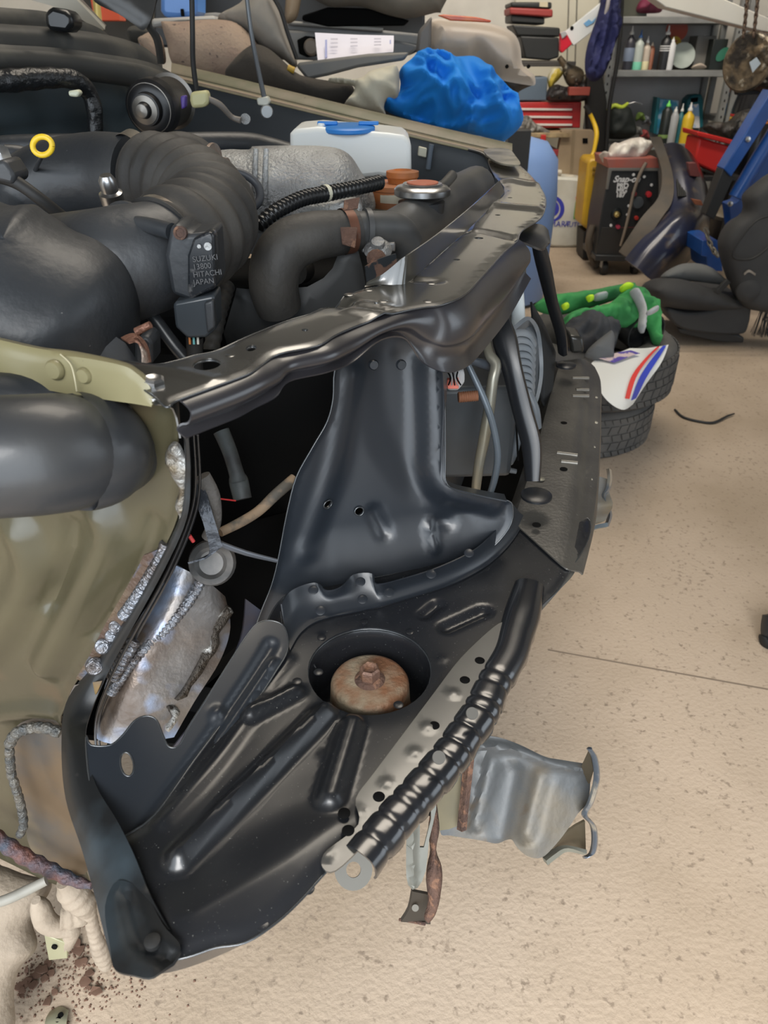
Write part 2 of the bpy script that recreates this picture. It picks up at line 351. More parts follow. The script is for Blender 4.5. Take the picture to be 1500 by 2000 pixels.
# ---- upright headlamp panel ----
UP = Plane((-.11, .66, ZP), (.28, -.88, .12))
up_out = [(655, 728), (672, 700), (700, 690), (745, 640), (800, 655), (862, 700), (868, 760), (868, 900), (866, 935), (880, 950), (920, 962), (985, 975), (1000, 990), (992, 1030), (947, 1078), (870, 1118), (800, 1138), (700, 1152), (620, 1168), (580, 1190), (556, 1222), (514, 1252), (492, 1246), (510, 1190), (530, 1140), (545, 1080), (560, 1000), (578, 930), (612, 870), (640, 825), (652, 780)]
hsU = [region(UP, [(690, 650), (850, 690), (852, 960), (960, 985), (900, 1040), (720, 1085), (590, 1080), (640, 930), (660, 800)], .035, -.016),
       region(UP, [(735, 640), (800, 640), (850, 700), (850, 950), (810, 960), (740, 840)], .02, -.007),
       fold(UP, [(845, 720), (848, 850), (850, 930), (880, 965), (960, 985)], .022, .014),
       rib(UP, (740, 1010), (758, 1050), .012, -.006), rib(UP, (845, 1035), (850, 1075), .009, .007), rib(UP, (870, 1030), (880, 1030), .014, -.006),
       fold(UP, [(690, 740), (660, 900), (625, 1010), (600, 1080)], .02, .006), edge_fn(.006, .003)]
upp = sheet('headlamp_upright', UP, up_out, SATIN, CAR, [circ(UP, (643, 989), .0052), circ(UP, (708, 1008), .0052)], hsU, .006, .0015, edge=.0009)
for p in [(729, 712), (783, 712)]: disc('spot_weld', UP, p, .0055, .004, SATIN, upp, 20)
# return edge of the window opening (side of the upright folded back)
loft('window_return', [[v(862, 700, .70), v(868, 790, .72), v(864, 900, .725), v(870, 945, .72), v(930, 965, .73), v(990, 978, .735)],
                       [v(874, 705, .76), v(872, 790, .77), v(868, 895, .775), v(874, 938, .77), v(930, 955, .78), v(985, 965, .785)]], SATIN, upp, (5, 1), .0015)
# ---- dark channel between upright and pan on the left ----
CH = Plane((-.13, .5, ZP+.005), (.25, -.25, 1))
ch_out = [(168, 1440), (178, 1455), (215, 1455), (240, 1435), (262, 1408), (285, 1398), (305, 1405), (318, 1435), (330, 1458), (350, 1455), (368, 1420), (400, 1370), (450, 1290), (484, 1238), (505, 1216), (532, 1212), (556, 1225), (562, 1268), (538, 1312), (480, 1400), (400, 1510), (320, 1620), (262, 1700), (232, 1640), (200, 1590), (176, 1530)]
chn = sheet('side_channel', CH, ch_out, SATIN, CAR, [circ(CH, (248, 1492), .0052, 24, .011, -.35)], [fold(CH, [(258, 1650), (388, 1478), (488, 1330), (530, 1260)], .010, -.005), fold(CH, [(280, 1640), (420, 1450), (530, 1295)], .009, .005), dip(CH, (427, 1395), .012, .004)], .0035, .0015, edge=.0009)
# ---- curved closing flange on the near side ----
L1 = [(360, 850), (362, 930), (350, 1010), (300, 1110), (232, 1225), (170, 1310), (128, 1375), (120, 1460), (128, 1560), (160, 1660), (185, 1750), (205, 1830), (222, 1890)]
L2 = [(368, 850), (372, 930), (364, 1015), (322, 1110), (262, 1220), (208, 1320), (174, 1400), (168, 1450), (186, 1530), (230, 1605), (262, 1670), (292, 1745), (330, 1815)]
LY1 = [.50, .505, .51, .515, .515, .515, .50, .475, .44, .40, .36, .33, .305]
LY2 = [.485, .49, .495, .50, .50, .50, .485, .46, .42, .385, .35, .315, .285]
A1 = [v(a, b, y) for (a, b), y in zip(L1, LY1)]; A2 = [v(a, b, y) for (a, b), y in zip(L2, LY2)]
for i in range(7, 13): A2[i] = Zp(*L2[i], ZP+.010-.0008*(i-7)); A1[i] = Zp(*L1[i], ZP-.004-.004*(i-7))
A2[6] = A2[6].lerp(Zp(*L2[6], ZP+.010), .5); A1[6] = A1[6].lerp(Zp(*L1[6], ZP-.004), .5)
Mi = [(p+q)/2+Vector((0, -.006, .004)) for p, q in zip(A1, A2)]
NEARM = mat('scorched_black_steel', (.010, .011, .012), .36, .1, c2=(.035, .048, .058), sc=14, lo=.52, hi=.75, c3=(.06, .055, .05), sc3=30, lo3=.66, hi3=.8, spec=.5)
loft('closing_flange', [A1, Mi, A2], NEARM, CAR, (5, 4), .002)
lowf = sheet('closing_flange_foot', Plane(Zp(280, 1830, ZP+.0068), (-.05, .03, 1)), [(205, 1770), (215, 1850), (224, 1893), (262, 1905), (300, 1908), (345, 1868), (352, 1850), (345, 1835), (318, 1805), (280, 1740), (230, 1720)], NEARM, CAR, [], [fold(Plane(Zp(280, 1830, ZP+.0068), (-.05, .03, 1)), [(245, 1745), (258, 1800), (275, 1840), (330, 1870)], .008, -.004)], .005, .002)
lathe('foot_bolt', Zp(299, 1843, ZP+.006), (0, 0, 1), [(.0055, 0), (.0055, .004), (.003, .005)], RUBD, lowf, 16)
loft('under_lip', [[Zp(*p, ZP-.03) for p in [(300, 1904), (345, 1896), (400, 1878), (470, 1847), (530, 1812)]], [Zp(*p, ZP-.0035) for p in [(310, 1866), (350, 1872), (400, 1860), (470, 1836), (530, 1800)]]], ECOAT, CAR, (4, 3), .0015)
# second thin skins behind the flange (double lap)
for k, (dx, y) in enumerate([(6, .53), (14, .545)]):
    tube('seam_edge', [(372+dx, 850, y, 2.5), (376+dx, 950, y, 3), (362+dx, 1020, y, 3), (322+dx, 1115, y, 3), (262+dx, 1225, y, 3), (210+dx, 1325, y-.01, 3), (182+dx*.8, 1410, y-.02, 2.5), (186+dx, 1500, y-.04, 2.5)], ECLEAN, CAR, 6, 8)
# weld beads
BEAD = mat('weld_bead', (.30, .32, .36), .32, .85, c2=(.13, .115, .11), sc=70, bump=.5, bsc=300)
BEADD = mat('dull_weld_bead', (.09, .095, .095), .45, .5, c2=(.16, .15, .13), sc=70, bump=.6, bsc=250)
def beads(path, r, n, name='weld_bead', parent=None, m=None):
    r *= .8; n = int(n*1.4)
    pts = cr([(*Yp(a, b, c), r) for a, b, c in path], 20); rows = []
    L = [0]
    for a, b in zip(pts, pts[1:]): L.append(L[-1]+np.linalg.norm(b[:3]-a[:3]))
    tot = L[-1]; P = []
    nn_ = n*8
    for i in range(nn_+1):
        s = tot*i/nn_; j = min(int(np.searchsorted(L, s)), len(pts)-1); q = pts[j].copy(); q[3] *= .82+.22*abs(sin(pi*i/8)); P.append(tuple(q))
    return tube(name, P, m or BEAD, parent or CAR, 1, 12, px=False)
# ---- apron (olive inner wing) ----
AP = Plane((-.155, .505, ZS), (-.3, -.954, 0))
ahole = [AP.c(*p) for p in cr([(70, 800), (130, 768), (190, 760), (240, 778), (270, 820), (284, 870), (278, 915), (250, 955), (200, 980), (130, 985), (80, 960)], 4, True)]
ap_out = [(-140, 740), (0, 740), (150, 760), (240, 760), (300, 752), (345, 770), (352, 830), (352, 880), (362, 940), (350, 1010), (318, 1080), (262, 1180), (200, 1270), (145, 1340), (130, 1400), (126, 1470), (140, 1600), (172, 1700), (178, 1735), (110, 1722), (40, 1690), (-60, 1640), (-140, 1600)]
APM = mat('apron_olive', (.068, .060, .033), .34, 0, c2=(.04, .035, .02), sc=4, lo=.35, hi=.7, c3=(.09, .055, .03), sc3=7, lo3=.60, hi3=.75, coat=.25)
hsA = [fold(AP, [(40, 1040), (60, 1120), (20, 1200), (-40, 1280)], .03, .014), fold(AP, [(200, 1000), (210, 1060), (150, 1180), (90, 1300)], .025, .014), fold(AP, [(140, 1030), (130, 1110), (90, 1180)], .016, -.008),
       fold(AP, [(300, 1020), (270, 1110), (190, 1240)], .014, -.006), fold(AP, [(-40, 1400), (60, 1385), (130, 1390)], .02, .01), edge_fn(.01, .004), fold(AP, [(40, 1420), (45, 1500), (50, 1600)], .02, -.008)]
apr = sheet('inner_wing', AP, ap_out, APM, CAR, [ahole], hsA, .0065, .0015)
# scorched repair patch below, rusty lower edge
PT = Plane(AP.p0+AP.n*.006, AP.n)
patch = sheet('repair_patch', PT, [(28, 1425), (60, 1405), (120, 1400), (128, 1480), (142, 1600), (172, 1700), (120, 1700), (60, 1660), (45, 1560), (22, 1480)], mat('scorched_patch', (.115, .08, .048), .42, .2, c2=(.055, .058, .06), sc=9, lo=.4, hi=.62, c3=(.19, .15, .085), sc3=6, lo3=.6, hi3=.75, coat=.2), CAR, [], [], .008, .0015)
beads([(118, 1432, .553), (90, 1422, .556), (60, 1422, .56), (32, 1432, .56), (18, 1455, .56)], .008, 6, parent=apr, m=BEADD)
beads([(18, 1460, .56), (22, 1510, .56), (28, 1530, .558), (40, 1570, .558), (46, 1610, .555), (38, 1632, .555)], .0066, 9, parent=apr, m=BEADD)
EDGEM = mat('rusty_burnt_edge', (.14, .06, .045), .6, .3, c2=(.05, .07, .10), sc=30, c3=(.35, .33, .28), sc3=50, lo3=.66, hi3=.7, bump=.6, bsc=150)
tube('lower_edge_seam', [(-60, 1600, .57, 14), (20, 1655, .555, 15), (60, 1680, .55, 15), (110, 1705, .54, 14), (150, 1722, .535, 11), (180, 1730, .53, 7)], EDGEM, CAR, 6, 12, rib=(.02, .12))
beads([(325, 1060, .51), (318, 1085, .51), (300, 1115, .51), (285, 1140, .51), (262, 1175, .508), (240, 1205, .507)], .0075, 14, 'weld_bead')
for p, r in [((222, 1232, .505), .0062), ((214, 1250, .505), .006), ((197, 1271, .503), .0075), ((181, 1310, .498), .0085)]:
    q = Yp(*p); lathe('weld_tack', q+Vector((0, .006, 0)), (q-CAM)*-1, [(r, 0), (r*.9, r*.45), (r*.5, r*.75), (.0003, r*.85)], BEAD, apr, 20)
# scorched strip along the weld
sc_l = [[v(a, b, .513) for a, b in [(280, 1085), (268, 1110), (240, 1160), (205, 1220), (175, 1280), (148, 1325)]], [v(a, b, .509) for a, b in [(330, 1065), (312, 1110), (270, 1175), (235, 1235), (205, 1300), (182, 1345)]]]
loft('heat_strip', sc_l, mat('heat_scorched_steel', (.07, .042, .03), .5, .3, c2=(.12, .085, .05), sc=25, c3=(.07, .08, .11), sc3=30, lo3=.58, hi3=.66, bump=.3, bsc=180), apr, (4, 3), .002)
loft('bare_metal_strip', [[v(a, b, .512) for a, b in [(145, 1338), (130, 1375), (128, 1430), (130, 1450)]], [v(a, b, .492) for a, b in [(198, 1330), (178, 1380), (165, 1430), (160, 1455)]]], mat('ground_bare_steel', (.26, .25, .25), .35, .8, c2=(.42, .30, .14), sc=18, lo=.55, hi=.7), apr, (4, 3), .001)
# torn silver edge at the top of the joint
random.seed(5)
pts = [(330, 870), (322, 895), (335, 925), (350, 955), (342, 985), (350, 1010), (338, 1050), (345, 1062), (362, 1010), (366, 960), (368, 915), (358, 880), (345, 862)]
blob('torn_seam_edge', Plane(v(345, 950, .500), (-.3, -.954, 0)), pts, .004, mat('torn_foil_steel', (.30, .30, .29), .38, .6, c2=(.13, .105, .07), sc=30, lo=.48, hi=.6, bump=.6, bsc=120), apr, .004, .003, 60, sm=3)
# ---- olive flange on top of the wing ----
tp = [(-60, 655), (0, 668), (80, 686), (150, 694), (235, 712), (268, 728), (292, 752), (298, 778)]
md = [(-60, 690), (0, 708), (80, 722), (150, 718), (235, 730), (262, 745), (284, 766), (299, 788)]
lw = [(-60, 722), (0, 738), (80, 757), (150, 770), (228, 782), (258, 786), (285, 790), (299, 792)]
ys = [.545, .53, .52, .51, .495, .49, .485, .483]
wf = loft('wing_flange', [[v(*p, y+.035) for p, y in zip([(a, b-2) for a, b in tp], ys)], [v(*p, y+.004) for p, y in zip(tp, ys)], [v(*p, y) for p, y in zip(md, ys)], [v(*p, y) for p, y in zip(lw, ys)]], OLIVE, CAR, (5, 3), .002)
plW = Plane(v(200, 740, .50), (-.3, -.954, .1))
for p, r in [((108, 722), .0075), ((166, 733), .006)]: disc('pressed_dimple', plW, p, r, .004, OLIVE, wf, 24)
tube('sealer_line', [(118, 692, .512, 1.4), (138, 712, .505, 1.6), (146, 740, .50, 1.6), (150, 764, .50, 1.6)], mat('paint_ridge', (.42, .38, .25), .4), wf, 5, 8)
# cab bolt
bb = v(299, 742, .492)
bolt = lathe('flange_bolt', bb+Vector((0, 0, -.012)), (0, 0, 1), [(.0105, 0), (.0105, .002), (.0075, .0035)], STEEL, CAR, 28)
lathe('hex_head', bb+Vector((0, 0, -.0085)), (.1, -.1, 1), [(.0078, 0), (.0078, .0095), (.006, .011), (.0035, .010)], STEEL, bolt, 6)
# ---- slam panel (upper tie panel) ----
SLM = mat('slam_panel_black', (.035, .034, .028), .32, .12, c2=(.03, .029, .026), sc=3, c3=(.2, .19, .17), sc3=330, lo3=.78, hi3=.84, rvar=.05, spec=1, coat=1)
SP = Plane((0, 1, ZS), (0, 0, 1))
top_out = [(212, 708), (240, 700), (300, 708), (345, 700), (380, 690), (430, 680), (500, 650), (560, 625), (605, 612), (632, 596), (640, 586), (660, 580), (712, 562), (770, 548), (800, 535), (860, 490), (925, 432), (985, 372), (968, 345), (955, 318), (960, 306), (1000, 303), (1012, 318), (1040, 345), (1062, 375), (1066, 400), (1055, 425), (1020, 448), (1010, 468), (985, 490), (940, 540), (905, 574), (862, 592), (830, 596), (780, 606), (720, 626), (660, 651), (620, 673), (545, 690), (515, 706), (490, 723), (450, 739), (400, 757), (343, 778), (325, 790), (300, 770), (250, 735)]
hsS = [edge_fn(.006, -.0015), fold(SP, [(262, 716), (330, 722), (420, 742)], .008, .0015, 3), region(SP, [(450, 670), (580, 625), (640, 610), (700, 625), (600, 672), (520, 690)], .024, .003), dip(SP, (660, 588), .022, -.012, .2),
       rib(SP, (690, 610), (760, 618), .016, .004), rib(SP, (690, 590), (760, 602), .010, .003), fold(SP, [(915, 447), (960, 455), (1000, 465)], .012, -.006, 3), rib(SP, (960, 400), (1050, 408), .03, .004), rib(SP, (1000, 352), (1040, 360), .03, .004), rib(SP, (800, 545), (850, 548), .012, -.003)]
slam = sheet('slam_panel', SP, top_out, SLM, CAR, [circ(SP, (404, 711), .0105, 28, .0125), circ(SP, (491, 684), .0042, 16, .006), circ(SP, (596, 651), .0028, 12, .0035), circ(SP, (735, 598), .0022, 10), circ(SP, (892, 507), .004, 12), circ(SP, (935, 465), .006, 12), circ(SP, (972, 420), .004, 12), circ(SP, (996, 386), .004, 12)], hsS, .006, .0015, edge=.0009)
for p in [(613, 623), (537, 648), (664, 607), (682, 575), (720, 566), (748, 588), (836, 588), (843, 553), (620, 640), (450, 694)]: disc('spot_weld', SP, (p[0], p[1]), .005, .001, SLM, slam, 16)
edge = [(340, 778), (400, 757), (450, 739), (490, 723), (515, 706), (545, 690), (620, 673), (660, 651), (720, 626), (780, 606), (830, 596), (862, 592), (905, 574), (940, 540), (985, 490), (1010, 468)]
bot = [(352, 856), (410, 833), (455, 815), (486, 798), (530, 775), (556, 745), (628, 728), (680, 708), (735, 665), (782, 662), (815, 706), (862, 727), (900, 718), (930, 690), (985, 622), (1030, 545)]
E0 = [Zp(*p, ZS-.0026) for p in edge]; B0 = []
for p, q in zip(edge, bot): B0.append(Yp(*q, Zp(*p, ZS).y-.004))
fr = []
for t, bulge in [(0, 0), (.10, .006), (.3, .011), (.55, .008), (.62, .002), (.8, -.002), (1, .004)]:
    fr.append([e.lerp(b, t)+Vector((.954, -.3, 0))*bulge for e, b in zip(E0, B0)])
FLM = mat('flange_black', (.020, .019, .022), .32, 0, c2=(.028, .027, .03), sc=4, spec=.8, coat=.3)
fl = loft('front_flange', fr, FLM, slam, (6, 3), .0015)
for a, b, c, d, r in [(600, 700, 610, 705, .02)]: pass
tube('flange_pressing', [(480, 745, .60, 9), (520, 722, .62, 12), (548, 712, .635, 12), (600, 700, .65, 8)], SLM, slam, 6, 16)
# near end face of the slam panel
loft('end_flange', [[v(300, 790, .48), v(330, 770, .487), v(345, 778, .489)], [v(303, 792, .478), v(336, 800, .478), v(350, 856, .476)]], SLM, slam, (3, 2), .0015)
# upstand lip behind
u0 = [(712, 560), (742, 556), (775, 556), (802, 548), (860, 496), (925, 438), (986, 376)]
u1 = [(718, 552), (748, 535), (785, 505), (806, 492), (862, 452), (925, 400), (976, 352)]
yb = [Zp(*p, ZS).y for p in u0]
up2 = loft('upstand_lip', [[Yp(*p, y) for p, y in zip(u0, yb)], [Yp(*p, y+.003) for p, y in zip([((a[0]+b[0])/2, (a[1]+b[1])/2) for a, b in zip(u0, u1)], yb)], [Yp(*p, y+.004) for p, y in zip(u1, yb)]], SLM, slam, (5, 2), .0015)
# bright cut edges
CUT = mat('cut_edge_cream', (.55, .50, .36), .4)
tube('cut_edge', [(833, 497, 1.03, 1.8), (838, 478, 1.03, 1.8), (842, 470, 1.03, 1.8)], CUT, up2, 3, 8)
# bracket and bonnet catch plate at the far half
br = loft('lamp_bracket', [[v(985, 446, 1.12), v(1020, 440, 1.14), v(1055, 442, 1.16), v(1068, 452, 1.16)], [v(1000, 455, 1.08), v(1030, 455, 1.09), v(1060, 465, 1.10), v(1072, 475, 1.10)], [v(1005, 470, 1.05), v(1030, 480, 1.05), v(1058, 490, 1.05), v(1070, 480, 1.07)]], ECLEAN, CAR, (4, 4), .003)
# front lower curtain of the slam panel beyond (dark lobe)
lobe = sheet('flange_lobe', Plane(v(1010, 560, 1.0), (.45, -.85, .1)), [(985, 470), (1005, 468), (1022, 485), (1032, 515), (1030, 550), (1005, 590), (975, 625), (955, 600), (950, 560), (965, 510)], SLM, slam, [], [edge_fn(.012, -.006)], .008, .002)
disc('hole_mark', Plane(v(1015, 530, .985), (.45, -.85, .1)), (1014, 530), .004, .001, DARK, lobe, 12)
# ---- struts (two pressed channel stays) ----
STR = black_steel('stay_black', False, .34, .5, .05)
def stay(path, w, name='stay', d=.018):
    pts = cr([(*Yp(a, b, c), w*s) for a, b, c, s in path], 6); rows = []
    for i, p in enumerate(pts):
        a = Vector(pts[max(i-1, 0)][:3]); b = Vector(pts[min(i+1, len(pts)-1)][:3]); t = (b-a).normalized(); c = Vector(p[:3])
        to = (CAM-c).normalized(); sd = t.cross(to).normalized(); f = sd.cross(t).normalized(); h = p[3]/2
        rows.append([c-sd*h-f*d, c-sd*h-f*d*.3, c-sd*h*.8, c-sd*h*.1+f*.002, c+sd*h*.25, c+sd*h*.7-f*d*.2, c+sd*h-f*d*.5, c+sd*h-f*d])
    o = loft(name, [list(r) for r in rows], STR, CAR, (1, 1), .002); return o
s1 = stay([(978, 618, .93, .8), (985, 660, .91, 1.2), (1000, 720, .89, 1.0), (1020, 800, .87, 1.0), (1038, 870, .85, 1.0), (1040, 940, .83, .75)], .026)
s2 = stay([(1050, 474, 1.12, .7), (1062, 520, 1.14, 1), (1078, 590, 1.20, .9), (1095, 650, 1.25, .9), (1100, 695, 1.28, .8)], .022)
lathe('stay_foot', v(1048, 965, .82)-Vector((0, 0, .004)), (0, 0, 1), [(.020, 0), (.020, .003), (.016, .005), (.002, .005)], STR, s1, 24)
lathe('stay_foot', v(1105, 715, 1.26), (0, 0, 1), [(.018, 0), (.018, .003), (.014, .005), (.002, .005)], STR, s2, 24)
for p in [(1056, 935), (1050, 962)]: disc('spot_weld', Plane((0, .8, ZP+.012), (0, 0, 1)), p, .006, .0016, mat('weld_button', (.2, .19, .15), .4, .3), s1, 18)
# ---- front lower crossmember ----
cm_l = [(1000, 1025), (1030, 940), (1048, 880), (1062, 820), (1078, 760), (1088, 725), (1096, 706)]
yy = [.80, .86, .93, 1.02, 1.13, 1.22, 1.30]
def zz(px, py, z): return Zp(px, py, z)
k1 = [zz(p[0]-16, p[1]+6, ZP-.004-.031*r) for p, r in zip(cm_l, [0, .5, 1, 1, 1, 1, 1])]; k2 = [zz(*p, ZP+.006) for p in cm_l]; RA = [0, .5, 1, 1, 1, 1, 1]; k3 = [zz(p[0]+6, p[1], ZP+.003+.009*r) for p, r in zip(cm_l, RA)]
r1 = [(1095, 1105), (1120, 990), (1128, 920), (1132, 850), (1136, 790), (1140, 735), (1132, 702)]
r2 = [(1112, 1115), (1134, 1000), (1142, 925), (1148, 850), (1150, 790), (1153, 738), (1142, 704)]
r3 = [(1130, 1118), (1158, 1000), (1166, 925), (1170, 850), (1171, 790), (1171, 745), (1160, 718)]
k4 = [zz(*p, ZP+.002+.008*r) for p, r in zip(r1, RA)]; k5 = [zz(*p, ZP-.002) for p in r2]; k6 = [zz(*p, ZP-.006) for p in r3]; k7 = [p+Vector((.004, 0, -.004-.026*r)) for p, r in zip(k6, RA)]
kk = [k3[i].lerp(k4[i], .5) for i in range(7)]
DUSTY = mat('dusty_black_steel', (.045, .042, .037), .42, .1, c2=(.075, .07, .06), sc=12, c3=(.2, .19, .17), sc3=180, lo3=.7, hi3=.78, bump=.1, bsc=200, spec=.8)
cmo = loft('lower_crossmember', [k1, k2, k3, kk, k4, k5, k6, k7], DUSTY, CAR, (6, 2), .002)
loft('crossmember_toe', [[zz(*p, ZP-.001) for p in [(1108, 1060), (1090, 1110), (1060, 1150), (1048, 1180)]], [zz(*p, ZP-.003) for p in [(1125, 1070), (1112, 1112), (1085, 1150), (1060, 1185)]], [zz(*p, ZP-.006) for p in [(1142, 1078), (1120, 1122), (1095, 1150), (1056, 1195)]]], DUSTY, cmo, (5, 2), .002)
PC = Plane((0, .9, ZP+.013), (0, 0, 1))
for p in [(1130, 760), (1101, 826), (1101, 916), (1048, 1025)]: disc('slot_hole', PC, p, .0055, .0008, DARK, cmo, 16, False)
for a, b in [((1118, 739), (1150, 739)), ((1125, 762), (1150, 762)), ((1118, 774), (1150, 774)), ((1088, 885), (1128, 890)), ((1096, 902), (1128, 905))]:
    tube('raised_rib', [(*(PC.w(*a)), .0035), (*(PC.w(*b)), .0035)], mat('rib_highlight', (.16, .15, .13), .3, .3), cmo, 1, 10, px=False)
P6 = Plane((0, .9, ZP-.002), (0, 0, 1))
for p in [(1162, 776), (1162, 825), (1157, 873), (1151, 936), (1137, 1003), (1115, 1084)]: disc('spot_weld', P6, p, .005, .0014, mat('bare_spot', (.45, .42, .35), .4, .4), cmo, 16)
# ---- corrugated grille support along the front edge ----
gp = [(1033, 1150, 0, 31), (1020, 1200, 0, 37), (1008, 1240, 0, 36), (994, 1285, 0, 35), (962, 1340, 0, 36), (938, 1393, 0, 39), (907, 1437, 0, 39), (876, 1482, 0, 40), (822, 1545, 0, 41), (758, 1618, 0, 43), (703, 1684, 0, 43)]
P = cr([(*Zp(a, b, ZP-.002), r*mpp(Zp(a, b, ZP))) for a, b, c, r in gp], 14); rows = []; n = len(P)
grooves = [.40, .44, .50, .535, .60, .655, .70, .76, .815, .85, .90, .955]
L = [0]
for a, b in zip(P, P[1:]): L.append(L[-1]+np.linalg.norm(b[:3]-a[:3]))
for i, p in enumerate(P):
    a = Vector(P[max(i-1, 0)][:3]); b = Vector(P[min(i+1, n-1)][:3]); t = (b-a).normalized(); c = Vector(p[:3])
    sd = t.cross(Vector((0, 0, 1))).normalized()*-1; 
    if sd.x < 0: sd = -sd
    up = Vector((0, 0, 1)); s = L[i]/L[-1]; r = p[3]*.86
    g = sum(math.exp(-((s-q)/.006)**2) for q in grooves); hp = .5-.5*math.tanh((s-.38)*60)
    r2_ = r*(1-.10*g) ; sq = 1.0
    row = []
    for k in range(13):
        th = pi*(1.02-1.22*k/12); bx = cos(th); bz = sin(th)
        if abs(bx) < .99: pass
        e = .75; bx2 = math.copysign(abs(bx)**e, bx); bz2 = math.copysign(abs(bz)**e, bz)
        fl = (1+.05*sin(s*70)) if k > 10 else 1
        row.append(c+sd*bx2*r2_*fl+up*bz2*r2_*.8)
    rows.append(row)
gs = loft('grille_support', rows, black_steel('support_black', False, .22), CAR, (1, 1), .0018)
for px, py, y in [(922, 1391, .525), (857, 1477, .485)]:
    q = Zp(px, py, ZP+.0275); lathe('support_hole', q-Vector((0, 0, .002)), (.15, -.5, 1), [(.0055, 0), (.0055, .0016), (.003, .0016)], mat('hole_seen_floor', (.10, .095, .085), .5), gs, 20)
FPL = Plane((0, .5, ZP+.007), (0, 0, 1))
fp = sheet('support_foot_plate', FPL, [(985, 1215), (960, 1228), (900, 1285), (850, 1350), (790, 1430), (730, 1510), (695, 1560), (700, 1610), (640, 1660), (628, 1690), (655, 1700), (720, 1640), (800, 1560), (870, 1470), (930, 1380), (990, 1280), (1000, 1230)], mat('plate_satin', (.045, .044, .041), .34, .15, c2=(.07, .068, .06), sc=8, coat=.5, spec=1), CAR, [], [dip(FPL, p, .008, .0014, .2) for p in [(885, 1355), (835, 1420), (810, 1470), (755, 1530), (702, 1590), (640, 1670)]]+[], .004, .0018)
for p in [(937, 1290), (908, 1328), (848, 1417), (740, 1556), (680, 1622), (672, 1588)]: disc('spot_weld', FPL, p, .005, .0012, DARK, fp, 18)
# ================= engine bay =================
def vertical(px, py, y, nx=0, ny=-1): return Plane(v(px, py, y), (nx, ny, 0))
# near air duct through the wing
d1 = tube('intake_duct', [(-140, 905, .455, 118), (-30, 895, .455, 120), (60, 890, .462, 119), (120, 885, .475, 116), (150, 883, .485, 110), (157, 883, .49, 116), (180, 881, .495, 114), (186, 881, .50, 106), (198, 880, .505, 102), (202, 879, .51, 96), (222, 878, .52, 93), (228, 877, .525, 86), (246, 874, .55, 80)], mat('smooth_rubber', (.025, .028, .033), .4, 0, c2=(.04, .04, .04), sc=8, c3=(.3, .29, .28), sc3=120, lo3=.78, hi3=.82, bump=.04, bsc=70, coat=.1), CAR, 8, 40)
tube('duct_mouth', [(-90, 790, .51, 60), (20, 790, .52, 62), (120, 790, .535, 66), (180, 800, .55, 70)], PLAST, CAR, 5, 28)
# air cleaner body (rounded moulding)
ACP = vertical(120, 560, .70, .12, -1)
ac = blob('air_cleaner', ACP, [(-140, 380), (0, 402), (50, 400), (85, 422), (130, 448), (190, 470), (240, 505), (268, 560), (274, 640), (270, 715), (250, 745), (100, 745), (-60, 735), (-140, 700)], .12, PLAST, CAR, .012, .002, 14, w=.10, sm=5, back=.8, ridge=False)
tube('air_cleaner_outlet', [(120, 545, .78, 118), (200, 528, .75, 112), (262, 512, .755, 106), (300, 502, .765, 101), (330, 492, .78, 97)], PLAST, ac, 6, 40)
tube('outlet_rim', [(245, 512, .757, 111), (252, 512, .76, 111)], PLAST, ac, 1, 40)
# bellows hose towards the resonator
bel = tube('bellows_hose', [(318, 492, .775, 96), (352, 474, .80, 100), (392, 448, .85, 96), (408, 418, .90, 90), (385, 382, .95, 84), (338, 356, .99, 80), (292, 345, 1.02, 76)], RUBBER, CAR, 10, 40, rib=(.028, .075))
for a, b, c, r in [(326, 492, .785, 103), (282, 342, 1.03, 80)]:
    p = Yp(a, b, c); cl = tube('hose_clamp', [(a-9, b+4, c, r), (a+9, b-5, c+.01, r+1)], mat('clamp_steel', (.30, .27, .22), .4, .7, c2=(.14, .12, .1), sc=20), bel, 1, 40, caps=False)
lathe('clamp_screw', v(222, 398, .86), (0, -.3, 1), [(.010, -.02), (.010, .0), (.0125, .001), (.0125, .012), (.009, .014), (.009, .026), (.006, .031)], STEEL, bel, 16)
res = tube('resonator_pipe', [(268, 345, 1.04, 74), (200, 342, 1.06, 76), (120, 350, 1.06, 72), (60, 370, 1.05, 66), (20, 400, 1.03, 55), (0, 440, 1.0, 40)], PLAST, CAR, 8, 32)
# thin hose crossing over
tube('vacuum_hose', [(-30, 330, .86, 20), (30, 355, .86, 13), (80, 390, .86, 12), (150, 445, .88, 11)], RUBD, CAR, 6, 16)
ypr('hose_connector', [(-20, 318), (8, 312), (30, 345), (26, 362), (-20, 350)], .85, .04, PLAST, CAR, .004)
# airflow sensor on the outlet
sn = ypr('airflow_sensor', [(322, 500), (333, 440), (352, 440), (366, 458), (416, 452), (424, 562), (400, 575), (372, 588), (335, 575)], .70, .05, PLAST, CAR, .004)
SPL = Plane(v(394, 520, .698), (.18, -1, 0))
ypr('sensor_face', [(366, 500), (378, 465), (410, 452), (418, 460), (422, 560), (372, 586), (366, 570)], .692, .02, mat('glossy_black_plastic', (.012, .014, .017), .25, 0, c3=(.09, .09, .09), sc3=90, lo3=.6, hi3=.75), sn, .003)
for i, s_ in enumerate(['SUZUKI', '13800', 'HITACHI', 'JAPAN']): text('lettering', s_, v(377+i*.5, 512+i*15, .690), (1, .02, .10), (.1, -1, .2), .0068, mat('moulded_lettering', (.045, .045, .047), .5), sn)
for p, r in [((389, 481), .0018), ((406, 481), .0035)]: lathe('sensor_pin', v(*p, .691), (.1, -1, .1), [(r, -.002), (r, .0012), (0, .0015)], ALU, sn, 12)
lathe('mount_screw', v(351, 455, .696), (0, -1, .2), [(.006, -.006), (.006, 0), (.004, 0), (.0035, -.001), (0, -.001)], RUST, sn, 20)
